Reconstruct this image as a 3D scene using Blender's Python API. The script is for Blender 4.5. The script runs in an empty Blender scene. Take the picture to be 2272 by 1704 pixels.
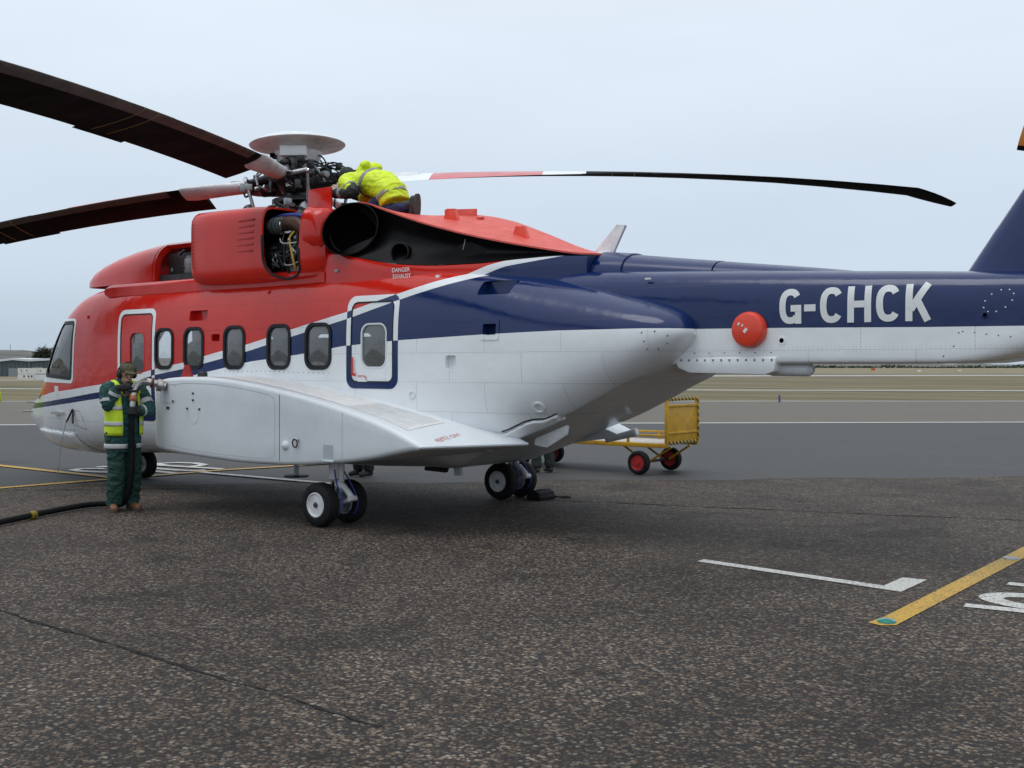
import bpy, bmesh, math, random
import numpy as np
from mathutils import Vector, Matrix
random.seed(7)
rng = np.random.default_rng(11)
R = math.radians
SC = bpy.context.scene
COL = SC.collection

# ------------------------------------------------------------------ camera
CAM_YAW = R(38.0)
CAM_POS = Vector((17.97, -9.97, 1.72))
cam_data = bpy.data.cameras.new('camera')
cam = bpy.data.objects.new('camera', cam_data)
COL.objects.link(cam)
cam.location = CAM_POS
cam.rotation_euler = (R(90), 0, CAM_YAW)
cam_data.sensor_width = 36.0
cam_data.lens = 2490.0 / 2272.0 * 36.0
cam_data.shift_y = -40.0 / 2272.0
cam_data.clip_start = 0.05
cam_data.clip_end = 9000.0
SC.camera = cam
RIGHT = Vector((math.cos(CAM_YAW), math.sin(CAM_YAW), 0))
AHEAD = Vector((-math.sin(CAM_YAW), math.cos(CAM_YAW), 0))
def far(u, d, z=0.0):
    """a point of the airfield: u metres to the right of, d metres ahead of, the photographer's spot"""
    p = CAM_POS + RIGHT * u + AHEAD * d
    return Vector((p.x, p.y, z))

# ------------------------------------------------------------------ sky, sun, exposure
SUN_EL, SUN_AZ = R(72.0), R(200.0)
world = bpy.data.worlds.new('World'); SC.world = world; world.use_nodes = True
wn, wl = world.node_tree.nodes, world.node_tree.links
wn.clear()
w_out = wn.new('ShaderNodeOutputWorld')
w_bg = wn.new('ShaderNodeBackground')
w_sky = wn.new('ShaderNodeTexSky'); w_sky.sky_type = 'NISHITA'; w_sky.sun_disc = False
w_sky.sun_elevation = SUN_EL; w_sky.sun_rotation = SUN_AZ
w_sky.air_density = 1.0; w_sky.dust_density = 3.0; w_sky.ozone_density = 1.5
w_tc = wn.new('ShaderNodeTexCoord')
w_sep = wn.new('ShaderNodeSeparateXYZ')
wl.new(w_tc.outputs['Generated'], w_sep.inputs[0])
# overcast cloud deck: brightness rises from the horizon to the zenith, all the way round
w_up = wn.new('ShaderNodeMath'); w_up.operation = 'MAXIMUM'; w_up.inputs[1].default_value = 0.0
wl.new(w_sep.outputs['Z'], w_up.inputs[0])
w_ramp = wn.new('ShaderNodeValToRGB')
cr = w_ramp.color_ramp; cr.interpolation = 'EASE'
cr.elements[0].position = 0.0; cr.elements[0].color = (0.54, 0.645, 0.755, 1)
cr.elements[1].position = 1.0; cr.elements[1].color = (1.14, 1.21, 1.28, 1)
e = cr.elements.new(0.10); e.color = (0.68, 0.79, 0.915, 1)
e = cr.elements.new(0.33); e.color = (0.85, 0.945, 1.05, 1)
wl.new(w_up.outputs[0], w_ramp.inputs[0])
w_map = wn.new('ShaderNodeMapping'); w_map.inputs['Scale'].default_value = (1.2, 1.2, 5.0)
wl.new(w_tc.outputs['Generated'], w_map.inputs[0])
w_noise = wn.new('ShaderNodeTexNoise'); w_noise.inputs['Scale'].default_value = 2.2
w_noise.inputs['Detail'].default_value = 5; w_noise.inputs['Roughness'].default_value = 0.55
wl.new(w_map.outputs[0], w_noise.inputs['Vector'])
w_nr = wn.new('ShaderNodeMapRange')
w_nr.inputs['From Min'].default_value = 0.3; w_nr.inputs['From Max'].default_value = 0.7
w_nr.inputs['To Min'].default_value = 0.965; w_nr.inputs['To Max'].default_value = 1.025
wl.new(w_noise.outputs['Fac'], w_nr.inputs['Value'])
w_mul = wn.new('ShaderNodeVectorMath'); w_mul.operation = 'SCALE'
wl.new(w_ramp.outputs['Color'], w_mul.inputs[0]); wl.new(w_nr.outputs[0], w_mul.inputs['Scale'])
w_ss = wn.new('ShaderNodeVectorMath'); w_ss.operation = 'SCALE'; w_ss.inputs['Scale'].default_value = 0.08
wl.new(w_sky.outputs['Color'], w_ss.inputs[0])
w_mix = wn.new('ShaderNodeMix'); w_mix.data_type = 'RGBA'; w_mix.inputs[0].default_value = 0.90
wl.new(w_ss.outputs[0], w_mix.inputs[6]); wl.new(w_mul.outputs[0], w_mix.inputs[7])
wl.new(w_mix.outputs[2], w_bg.inputs['Color']); w_bg.inputs['Strength'].default_value = 1.0
wl.new(w_bg.outputs[0], w_out.inputs['Surface'])

sun_data = bpy.data.lights.new('sun', 'SUN'); sun_data.energy = 0.9; sun_data.angle = R(35)
sun_data.color = (1.0, 0.99, 0.97)
sun = bpy.data.objects.new('sun', sun_data); COL.objects.link(sun)
# comes from behind and to the left of the camera, high up
sdir = Vector((math.sin(SUN_AZ) * math.cos(SUN_EL), math.cos(SUN_AZ) * math.cos(SUN_EL), math.sin(SUN_EL)))
sun.rotation_euler = (-sdir).to_track_quat('-Z', 'Y').to_euler()

SC.view_settings.view_transform = 'Standard'; SC.view_settings.look = 'None'
SC.view_settings.exposure = 0.0; SC.view_settings.gamma = 1.0
SC.view_settings.use_curve_mapping = False
SC.render.engine = 'CYCLES'
SC.cycles.use_denoising = True
SC.cycles.max_bounces = 8; SC.cycles.transparent_max_bounces = 12
SC.cycles.caustics_reflective = False; SC.cycles.caustics_refractive = False

# ------------------------------------------------------------------ material helpers
def principled(name):
    m = bpy.data.materials.new(name); m.use_nodes = True
    b = m.node_tree.nodes['Principled BSDF']
    return m, m.node_tree.nodes, m.node_tree.links, b
def mat(name, col, rough=0.5, metal=0.0, coat=0.0, var=0.0, vscale=4.0, bump=0.0, bscale=60.0, spec=None, trans=0.0, dirt=None):
    m, n, l, b = principled(name)
    b.inputs['Base Color'].default_value = (*col, 1)
    b.inputs['Roughness'].default_value = rough
    b.inputs['Metallic'].default_value = metal
    b.inputs['Coat Weight'].default_value = coat
    b.inputs['Coat Roughness'].default_value = 0.08
    if spec is not None: b.inputs['Specular IOR Level'].default_value = spec
    if trans: b.inputs['Transmission Weight'].default_value = trans
    if var or bump or dirt:
        tc = n.new('ShaderNodeTexCoord')
    if var or dirt:
        no = n.new('ShaderNodeTexNoise'); no.inputs['Scale'].default_value = vscale; no.inputs['Detail'].default_value = 6
        no.inputs['Roughness'].default_value = 0.65
        l.new(tc.outputs['Object'], no.inputs['Vector'])
        mr = n.new('ShaderNodeMapRange'); mr.inputs['From Min'].default_value = 0.32; mr.inputs['From Max'].default_value = 0.68
        l.new(no.outputs['Fac'], mr.inputs['Value'])
        mx = n.new('ShaderNodeMix'); mx.data_type = 'RGBA'
        d = dirt if dirt else tuple(max(0, c * (1 - var)) for c in col)
        hi = col if dirt else tuple(min(1, c * (1 + var)) for c in col)
        mx.inputs[6].default_value = (*d, 1); mx.inputs[7].default_value = (*hi, 1)
        l.new(mr.outputs[0], mx.inputs[0]); l.new(mx.outputs[2], b.inputs['Base Color'])
        rr = n.new('ShaderNodeMapRange'); rr.inputs['To Min'].default_value = min(1, rough + 0.10); rr.inputs['To Max'].default_value = max(0.03, rough - 0.05)
        l.new(mr.outputs[0], rr.inputs['Value']); l.new(rr.outputs[0], b.inputs['Roughness'])
    if bump:
        nb = n.new('ShaderNodeTexNoise'); nb.inputs['Scale'].default_value = bscale; nb.inputs['Detail'].default_value = 4
        l.new(tc.outputs['Object'], nb.inputs['Vector'])
        bp = n.new('ShaderNodeBump'); bp.inputs['Strength'].default_value = bump; bp.inputs['Distance'].default_value = 0.02
        l.new(nb.outputs['Fac'], bp.inputs['Height']); l.new(bp.outputs[0], b.inputs['Normal'])
    return m

# ------------------------------------------------------------------ object helpers
def link(o, parent=None):
    COL.objects.link(o)
    if parent is not None: o.parent = parent
    return o
def mesh_obj(name, verts, faces, material=None, parent=None, smooth=False, sharp=None):
    me = bpy.data.meshes.new(name)
    me.from_pydata([tuple(v) for v in verts], [], [tuple(f) for f in faces])
    me.validate(); me.update()
    return from_mesh(name, me, material, parent, smooth, sharp)
def from_mesh(name, me, material=None, parent=None, smooth=False, sharp=None):
    if material is not None:
        me.materials.clear()
        for mm in (material if isinstance(material, (list, tuple)) else [material]): me.materials.append(mm)
    if smooth:
        me.polygons.foreach_set('use_smooth', [True] * len(me.polygons))
        if sharp: me.set_sharp_from_angle(angle=R(sharp))
    o = bpy.data.objects.new(name, me)
    return link(o, parent)
def from_bm(name, bm, material=None, parent=None, smooth=False, sharp=None, recalc=True):
    if recalc: bmesh.ops.recalc_face_normals(bm, faces=bm.faces)
    me = bpy.data.meshes.new(name); bm.to_mesh(me); bm.free()
    return from_mesh(name, me, material, parent, smooth, sharp)
def empty(name, loc=(0, 0, 0), parent=None):
    o = bpy.data.objects.new(name, None); o.location = loc; o.empty_display_size = 0.1
    return link(o, parent)
def tag(o, label=None, cat=None, group=None, kind=None):
    if label: o['label'] = label
    if cat: o['category'] = cat
    if group: o['group'] = group
    if kind: o['kind'] = kind
    return o
def bm_box(bm, c, s, bevel=0.0, rot=None, seg=2):
    m = Matrix.Translation(Vector(c))
    if rot is not None: m = m @ rot.to_4x4()
    m = m @ Matrix.Diagonal((*s, 1))
    g = bmesh.ops.create_cube(bm, size=1.0, matrix=m)
    if bevel:
        vs = set(g['verts'])
        es = [e for e in bm.edges if e.verts[0] in vs and e.verts[1] in vs]
        bmesh.ops.bevel(bm, geom=es, offset=bevel, segments=seg, affect='EDGES', profile=0.5)
def box(name, c, s, m, parent=None, bevel=0.0, rot=None, smooth=None):
    bm = bmesh.new(); bm_box(bm, c, s, bevel, rot)
    sm = (bevel > 0) if smooth is None else smooth
    return from_bm(name, bm, m, parent, sm, 40)
def frame_of(d):
    d = Vector(d).normalized()
    a = Vector((0, 0, 1)) if abs(d.z) < 0.9 else Vector((1, 0, 0))
    x = d.cross(a).normalized(); y = d.cross(x).normalized()
    return x, y, d
def bm_rings(bm, rings, cap=True, closed=True):
    """rings: lists of points, same length; skins them"""
    vr = [[bm.verts.new(p) for p in r] for r in rings]
    n = len(vr[0])
    for a, b in zip(vr, vr[1:]):
        for i in range(n if closed else n - 1):
            j = (i + 1) % n
            try: bm.faces.new((a[i], a[j], b[j], b[i]))
            except ValueError: pass
    if cap and closed:
        bm.faces.new(list(reversed(vr[0]))); bm.faces.new(vr[-1])
    return vr
def circle_ring(c, x, y, r, n=16):
    return [Vector(c) + x * (r * math.cos(2 * math.pi * k / n)) + y * (r * math.sin(2 * math.pi * k / n)) for k in range(n)]
def bm_tube(bm, pts, rad, n=10, cap=True):
    pts = [Vector(p) for p in pts]
    rads = rad if isinstance(rad, (list, tuple)) else [rad] * len(pts)
    d = (pts[1] - pts[0]).normalized(); x, y, _ = frame_of(d)
    rings = []
    for i, p in enumerate(pts):
        if i == 0: t = pts[1] - pts[0]
        elif i == len(pts) - 1: t = pts[-1] - pts[-2]
        else: t = (pts[i + 1] - p).normalized() + (p - pts[i - 1]).normalized()
        t.normalize()
        x = (x - t * x.dot(t)).normalized(); y = t.cross(x)
        rings.append(circle_ring(p, x, y, rads[i], n))
    bm_rings(bm, rings, cap)
def tube(name, pts, rad, m, parent=None, n=10):
    bm = bmesh.new(); bm_tube(bm, pts, rad, n)
    return from_bm(name, bm, m, parent, True, 50)
def spline(pts, k=8):
    """Catmull-Rom through the points"""
    P = [Vector(p) for p in pts]; P = [P[0] * 2 - P[1]] + P + [P[-1] * 2 - P[-2]]
    out = []
    for i in range(1, len(P) - 2):
        for s in range(k):
            t = s / k
            out.append(0.5 * ((2 * P[i]) + (P[i + 1] - P[i - 1]) * t + (2 * P[i - 1] - 5 * P[i] + 4 * P[i + 1] - P[i + 2]) * t * t
                              + (3 * P[i] - P[i - 1] - 3 * P[i + 1] + P[i + 2]) * t ** 3))
    out.append(P[-2]); return out
def bm_lathe(bm, prof, c, axis, n=32, closed=False):
    """prof: (radius, along) pairs turned about axis through c"""
    x, y, d = frame_of(axis); c = Vector(c)
    rings = [circle_ring(c + d * h, x, y, max(r, 1e-4), n) for r, h in prof]
    if closed:
        vr = bm_rings(bm, rings, cap=False)
        a, b = vr[-1], vr[0]
        for i in range(n):
            bm.faces.new((a[i], a[(i + 1) % n], b[(i + 1) % n], b[i]))
    else:
        bm_rings(bm, rings, cap=True)
def lathe(name, prof, c, axis, m, parent=None, n=32, closed=False, sharp=35):
    bm = bmesh.new(); bm_lathe(bm, prof, c, axis, n, closed)
    return from_bm(name, bm, m, parent, True, sharp)
def prism(name, poly, axis, a, b, m, parent=None, bevel=0.0, smooth=True):
    """poly in the two other axes, extruded along axis 'x','y' or 'z' from a to b"""
    bm = bmesh.new()
    def P(u, v, w):
        return {'y': (u, w, v), 'x': (w, u, v), 'z': (u, v, w)}[axis]
    bm_rings(bm, [[Vector(P(u, v, a)) for u, v in poly], [Vector(P(u, v, b)) for u, v in poly]])
    bmesh.ops.recalc_face_normals(bm, faces=bm.faces)
    if bevel:
        bmesh.ops.bevel(bm, geom=list(bm.edges), offset=bevel, segments=2, affect='EDGES', profile=0.5)
    return from_bm(name, bm, m, parent, smooth and bevel > 0, 40)
def rrect(x0, x1, z0, z1, r, n=8):
    """rounded rectangle outline, counter-clockwise"""
    r = min(r, (x1 - x0) / 2 - 1e-4, (z1 - z0) / 2 - 1e-4)
    out = []
    for cx, cz, a0 in ((x1 - r, z1 - r, 0), (x0 + r, z1 - r, 90), (x0 + r, z0 + r, 180), (x1 - r, z0 + r, 270)):
        for k in range(n + 1):
            a = R(a0 + 90 * k / n)
            out.append((cx + r * math.cos(a), cz + r * math.sin(a)))
    return out
def evaluated(o):
    """mesh with the modifiers applied"""
    dg = bpy.context.evaluated_depsgraph_get(); dg.update()
    return bpy.data.meshes.new_from_object(o.evaluated_get(dg))
def boolean(target, cutters, op='DIFFERENCE'):
    for c in cutters:
        md = target.modifiers.new('b', 'BOOLEAN'); md.operation = op; md.object = c; md.solver = 'EXACT'
        md.material_mode = 'TRANSFER'
    me = evaluated(target)
    target.modifiers.clear()
    old = target.data; target.data = me; bpy.data.meshes.remove(old)
    for c in cutters:
        d = c.data; bpy.data.objects.remove(c); bpy.data.meshes.remove(d)
    return target
def text_mesh(s, size=1.0, bold=0.0, align='LEFT'):
    cu = bpy.data.curves.new('t', 'FONT'); cu.body = s; cu.size = size; cu.align_x = align; cu.offset = bold
    o = bpy.data.objects.new('t', cu); COL.objects.link(o)
    me = evaluated(o)
    bpy.data.objects.remove(o); bpy.data.curves.remove(cu)
    return me
def interp(tab):
    xs = np.array([t[0] for t in tab], float); ys = np.array([t[1] for t in tab], float)
    # monotone cubic (Fritsch-Carlson)
    h = np.diff(xs); dl = np.diff(ys) / h
    m = np.zeros(len(xs)); m[0] = dl[0]; m[-1] = dl[-1]
    for i in range(1, len(xs) - 1):
        if dl[i - 1] * dl[i] > 0:
            w1 = 2 * h[i] + h[i - 1]; w2 = h[i] + 2 * h[i - 1]
            m[i] = (w1 + w2) / (w1 / dl[i - 1] + w2 / dl[i])
    def f(x):
        x = min(max(x, xs[0]), xs[-1]); i = min(int(np.searchsorted(xs, x, side='right')) - 1, len(xs) - 2)
        t = (x - xs[i]) / h[i]
        return float((2 * t**3 - 3 * t**2 + 1) * ys[i] + (t**3 - 2 * t**2 + t) * h[i] * m[i] + (-2 * t**3 + 3 * t**2) * ys[i + 1] + (t**3 - t**2) * h[i] * m[i + 1])
    return f
# ------------------------------------------------------------------ airfield surfaces
def noise(n, l, vec, scale, detail=5, rough=0.6, dist=0.0):
    t = n.new('ShaderNodeTexNoise'); t.inputs['Scale'].default_value = scale; t.inputs['Detail'].default_value = detail
    t.inputs['Roughness'].default_value = rough; t.inputs['Distortion'].default_value = dist
    l.new(vec, t.inputs['Vector']); return t
def ramp(n, l, fac, stops, interp_='LINEAR'):
    r = n.new('ShaderNodeValToRGB'); r.color_ramp.interpolation = interp_
    els = r.color_ramp.elements
    els[0].position, els[0].color = stops[0][0], (*stops[0][1], 1)
    els[1].position, els[1].color = stops[-1][0], (*stops[-1][1], 1)
    for p, c in stops[1:-1]:
        q = els.new(p); q.color = (*c, 1)
    l.new(fac, r.inputs[0]); return r
def mixc(n, l, fac, a, b, mode='MIX'):
    m = n.new('ShaderNodeMix'); m.data_type = 'RGBA'; m.blend_type = mode
    for sock, v in ((0, fac), (6, a), (7, b)):
        if isinstance(v, (int, float)): m.inputs[sock].default_value = v
        elif isinstance(v, tuple): m.inputs[sock].default_value = (*v, 1)
        else: l.new(v, m.inputs[sock])
    return m
def maprange(n, l, v, a, b, c, d):
    m = n.new('ShaderNodeMapRange')
    for k, x in zip(('From Min', 'From Max', 'To Min', 'To Max'), (a, b, c, d)): m.inputs[k].default_value = x
    l.new(v, m.inputs['Value']); return m

def coarse_tarmac():
    m, n, l, b = principled('coarse_tarmac')
    tc = n.new('ShaderNodeTexCoord'); v = tc.outputs['Object']
    wob = noise(n, l, v, 60, 2)
    wv = n.new('ShaderNodeVectorMath'); wv.operation = 'MULTIPLY_ADD'; wv.inputs[1].default_value = (0.012,) * 3
    l.new(wob.outputs['Color'], wv.inputs[0]); l.new(v, wv.inputs[2])
    vo = n.new('ShaderNodeTexVoronoi'); vo.inputs['Scale'].default_value = 44; vo.inputs['Randomness'].default_value = 1.0
    l.new(wv.outputs[0], vo.inputs['Vector'])
    sep = n.new('ShaderNodeSeparateColor'); l.new(vo.outputs['Color'], sep.inputs[0])
    stone = ramp(n, l, sep.outputs[0], [(0.0, (0.034, 0.027, 0.022)), (0.35, (0.066, 0.050, 0.038)), (0.62, (0.106, 0.081, 0.060)), (0.85, (0.160, 0.125, 0.095)), (1.0, (0.24, 0.200, 0.165))])
    warm = mixc(n, l, sep.outputs[2], stone.outputs[0], (0.125, 0.072, 0.048), 'MIX'); warm.inputs[0].default_value = 0
    wf = maprange(n, l, sep.outputs[2], 0.80, 0.90, 0, 0.65); l.new(wf.outputs[0], warm.inputs[0])
    # bitumen showing between the stones: where the cell edge is near or where chips have been lost
    gap = maprange(n, l, vo.outputs['Distance'], 0.50, 0.70, 0, 1)
    lost = noise(n, l, v, 17, 4, 0.65)
    lostf = maprange(n, l, lost.outputs['Fac'], 0.545, 0.63, 0, 1)
    mx = n.new('ShaderNodeMath'); mx.operation = 'MAXIMUM'; l.new(gap.outputs[0], mx.inputs[0]); l.new(lostf.outputs[0], mx.inputs[1])
    c1 = mixc(n, l, mx.outputs[0], warm.outputs[2], (0.015, 0.0145, 0.0145))
    big = noise(n, l, v, 0.55, 5, 0.6)
    bf = maprange(n, l, big.outputs['Fac'], 0.33, 0.68, 0.70, 1.36)
    mid = noise(n, l, v, 3.1, 4, 0.6)
    mf = maprange(n, l, mid.outputs['Fac'], 0.3, 0.7, 0.86, 1.10)
    mm = n.new('ShaderNodeMath'); mm.operation = 'MULTIPLY'; l.new(bf.outputs[0], mm.inputs[0]); l.new(mf.outputs[0], mm.inputs[1])
    # oil and water stains with outlines of their own
    st = noise(n, l, v, 0.9, 3, 0.45, 0.6); sf = maprange(n, l, st.outputs['Fac'], 0.60, 0.66, 1.0, 0.66)
    m2 = n.new('ShaderNodeMath'); m2.operation = 'MULTIPLY'; l.new(mm.outputs[0], m2.inputs[0]); l.new(sf.outputs[0], m2.inputs[1])
    vm = n.new('ShaderNodeVectorMath'); vm.operation = 'SCALE'; l.new(c1.outputs[2], vm.inputs[0]); l.new(m2.outputs[0], vm.inputs['Scale'])
    l.new(vm.outputs[0], b.inputs['Base Color'])
    rr = maprange(n, l, mx.outputs[0], 0, 1, 0.88, 0.66); b.inputs['Specular IOR Level'].default_value = 0.3; l.new(rr.outputs[0], b.inputs['Roughness'])
    inv = n.new('ShaderNodeMath'); inv.operation = 'SUBTRACT'; inv.inputs[0].default_value = 1.0; l.new(mx.outputs[0], inv.inputs[1])
    bp = n.new('ShaderNodeBump'); bp.inputs['Strength'].default_value = 0.9; bp.inputs['Distance'].default_value = 0.008
    l.new(inv.outputs[0], bp.inputs['Height']); l.new(bp.outputs[0], b.inputs['Normal'])
    return m
def smooth_tarmac(name, c0, c1, streak=True):
    m, n, l, b = principled(name)
    tc = n.new('ShaderNodeTexCoord'); v = tc.outputs['Object']
    mp = n.new('ShaderNodeMapping'); mp.inputs['Rotation'].default_value = (0, 0, -(CAM_YAW + R(6)))
    mp.inputs['Scale'].default_value = (0.10, 0.9, 1) if streak else (0.4, 0.4, 1)
    l.new(v, mp.inputs[0])
    a = noise(n, l, mp.outputs[0], 1.3, 7, 0.62, 0.4)
    f = maprange(n, l, a.outputs['Fac'], 0.32, 0.68, 0, 1)
    fine = noise(n, l, v, 45, 3, 0.7)
    c = mixc(n, l, f.outputs[0], c0, c1)
    ff = maprange(n, l, fine.outputs['Fac'], 0.3, 0.7, 0.78, 1.2)
    vm = n.new('ShaderNodeVectorMath'); vm.operation = 'SCALE'; l.new(c.outputs[2], vm.inputs[0]); l.new(ff.outputs[0], vm.inputs['Scale'])
    l.new(vm.outputs[0], b.inputs['Base Color'])
    b.inputs['Specular IOR Level'].default_value = 0.28; r = maprange(n, l, f.outputs[0], 0, 1, 0.62, 0.85); l.new(r.outputs[0], b.inputs['Roughness'])
    bp = n.new('ShaderNodeBump'); bp.inputs['Strength'].default_value = 0.5; bp.inputs['Distance'].default_value = 0.006
    l.new(fine.outputs['Fac'], bp.inputs['Height']); l.new(bp.outputs[0], b.inputs['Normal'])
    return m
def grass_mat(name, c0, c1, c2):
    m, n, l, b = principled(name)
    tc = n.new('ShaderNodeTexCoord'); v = tc.outputs['Object']
    mp = n.new('ShaderNodeMapping'); mp.inputs['Rotation'].default_value = (0, 0, -(CAM_YAW + R(4))); mp.inputs['Scale'].default_value = (0.12, 0.8, 1)
    l.new(v, mp.inputs[0])
    a = noise(n, l, mp.outputs[0], 0.30, 8, 0.68, 0.3)
    c = ramp(n, l, a.outputs['Fac'], [(0.40, c0), (0.5, c1), (0.60, c2)])
    g = noise(n, l, v, 6, 4, 0.7)
    gf = maprange(n, l, g.outputs['Fac'], 0.3, 0.7, 0.7, 1.3)
    vm = n.new('ShaderNodeVectorMath'); vm.operation = 'SCALE'; l.new(c.outputs[0], vm.inputs[0]); l.new(gf.outputs[0], vm.inputs['Scale'])
    l.new(vm.outputs[0], b.inputs['Base Color']); b.inputs['Roughness'].default_value = 0.9
    return m
def worn_paint(name, col, under=(0.07, 0.065, 0.06), wear=0.60):
    m, n, l, b = principled(name)
    tc = n.new('ShaderNodeTexCoord'); v = tc.outputs['Object']
    a = noise(n, l, v, 42, 3, 0.8); bb = noise(n, l, v, 2.5, 4, 0.6)
    s = n.new('ShaderNodeMath'); s.operation = 'MULTIPLY_ADD'; s.inputs[1].default_value = 0.35
    l.new(bb.outputs['Fac'], s.inputs[0]); l.new(a.outputs['Fac'], s.inputs[2])
    f = maprange(n, l, s.outputs[0], wear + 0.08, wear + 0.20, 0, 0.9)
    dirt = maprange(n, l, bb.outputs['Fac'], 0.3, 0.7, 0.82, 1.05)
    vm = n.new('ShaderNodeVectorMath'); vm.operation = 'SCALE'; vm.inputs[0].default_value = col; l.new(dirt.outputs[0], vm.inputs['Scale'])
    c = mixc(n, l, f.outputs[0], vm.outputs[0], under); l.new(c.outputs[2], b.inputs['Base Color'])
    b.inputs['Roughness'].default_value = 0.6
    bp = n.new('ShaderNodeBump'); bp.inputs['Strength'].default_value = 0.6; bp.inputs['Distance'].default_value = 0.006
    l.new(a.outputs['Fac'], bp.inputs['Height']); l.new(bp.outputs[0], b.inputs['Normal'])
    return m
M_COARSE = coarse_tarmac()
M_TAXI = smooth_tarmac('grey_taxiway_tarmac', (0.042, 0.043, 0.045), (0.082, 0.079, 0.075))
M_SHOULDER = smooth_tarmac('brown_shoulder_tarmac', (0.092, 0.080, 0.064), (0.150, 0.133, 0.108))
M_CONC = smooth_tarmac('pale_concrete', (0.30, 0.29, 0.27), (0.40, 0.385, 0.36), False)
M_GRASS = grass_mat('winter_grass', (0.070, 0.064, 0.022), (0.122, 0.098, 0.040), (0.175, 0.134, 0.064))
M_FIELD = grass_mat('dry_field', (0.13, 0.11, 0.052), (0.19, 0.155, 0.082), (0.25, 0.205, 0.12))
M_WPAINT = worn_paint('white_road_paint', (0.62, 0.61, 0.57))
M_YPAINT = worn_paint('yellow_road_paint', (0.60, 0.35, 0.03))
M_BITUMEN = mat('bitumen_seal', (0.018, 0.017, 0.017), 0.8, spec=0.15, var=0.5, vscale=20)

def sheet(name, pts, z, m, kind='structure', nz=None):
    return tag(mesh_obj(name, [(p[0], p[1], z) for p in pts], [list(range(len(pts)))], m), kind=kind)
# the whole terrain: one sheet to the horizon, dipping a little on the far left
def terrain_z(u, d):
    if d < 70: return 0.0
    a = u / d
    s = min(max((d - 90) / 380, 0), 1); s = s * s * (3 - 2 * s)
    t = min(max((-a - 0.22) / 0.16, 0), 1); t = t * t * (3 - 2 * t)
    return -4.3 * s * t
us = np.concatenate([np.linspace(-1.6, -0.5, 8), np.linspace(-0.47, 0.6, 54), np.linspace(0.8, 1.6, 5)])
ds = [-60, -20, 0.5, 60, 80, 100, 125, 150, 180, 220, 260, 310, 370, 440, 520, 640, 800, 1000, 1400, 2000, 3200, 5000]
tv, tf = [], []
for d in ds:
    dd = max(d, 60.0)
    for a in us:
        u = a * dd * (1.0 if d >= 60 else 1.7)
        tv.append(far(u, d, terrain_z(u, d) - 0.016))
nu = len(us)
for i in range(len(ds) - 1):
    for j in range(nu - 1):
        tf.append((i * nu + j, i * nu + j + 1, (i + 1) * nu + j + 1, (i + 1) * nu + j))
ground = tag(mesh_obj('ground', tv, tf, M_GRASS, smooth=True), kind='structure')
def ud_strip(name, row0, row1, z, m):
    """strip of ground between two polylines of (u, d)"""
    v = [far(u, d, z + terrain_z(u, d)) for u, d in row0] + [far(u, d, z + terrain_z(u, d)) for u, d in row1]
    k = len(row0)
    return tag(mesh_obj(name, v, [(i, i + 1, k + i + 1, k + i) for i in range(k - 1)], m), kind='structure')
# taxiway and apron base
ud_strip('taxiway', [(-70, -30), (0, -30), (70, -30)], [(-70, 55), (-21.5, 52.5), (70, 56)], -0.008, M_TAXI)
# brown shoulder beyond the white edge line
sl = (35.5 - 32.0) / 24.0
def edge(u): return 34.0 + sl * u * 0.35
ud_strip('taxiway_shoulder', [(-60, edge(-60) - 0.4), (60, edge(60))], [(-60, 54.6), (-21.5, 52.2), (60, 54.8)][::2], -0.004, M_SHOULDER)
ud_strip('edge_line', [(-60, edge(-60) - 0.75), (60, edge(60) - 0.45)], [(-60, edge(-60) - 0.35), (60, edge(60) - 0.05)], 0.0, M_WPAINT)
# kerb-like pale strip where tarmac ends, perimeter tracks, far field
ud_strip('grass_verge_line', [(-60, 54.6), (60, 54.8)], [(-60, 55.3), (60, 55.6)], -0.002, M_CONC)
def row(d0, d1, n=40, lo=-0.62, hi=0.75):
    return [(lo + (hi - lo) * k / n, None) for k in range(n + 1)], d0, d1
def track(name, d_left, d_right, width, z, m):
    aa = np.linspace(-0.62, 0.75, 48)
    r0, r1 = [], []
    for a in aa:
        t = (a + 0.5) / 1.0
        d = d_left + (d_right - d_left) * t
        r0.append((a * d, d)); r1.append((a * (d + width), d + width))
    return ud_strip(name, r0, r1, z, m)
track('perimeter_track', 84, 76, 3.2, 0.004, M_CONC)
track('far_runway', 150, 196, 26, 0.01, M_CONC)
tag(mesh_obj('dry_field', [far(a * d, d, terrain_z(a * d, d) + 0.02) for d in (240, 320, 420, 540, 700, 1000, 1600) for a in np.linspace(-0.6, 0.75, 30)],
             [(i * 30 + j, i * 30 + j + 1, (i + 1) * 30 + j + 1, (i + 1) * 30 + j) for i in range(6) for j in range(29)], M_FIELD), kind='structure')
# coarse chipped apron in front: irregular far edge
ed = []
for k in range(121):
    u = -40 + 80 * k / 120
    d = (16.1 + (u + 8) * 0.085 if u < 8 else 17.45 + (u - 8) * 0.02) + rng.normal(0, 0.05) + 0.12 * math.sin(u * 1.7)
    ed.append((u, d))
ap = [far(u, d) for u, d in ed] + [far(40, -25), far(-40, -25)]
sheet('apron', ap, 0.0, M_COARSE)
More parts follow.
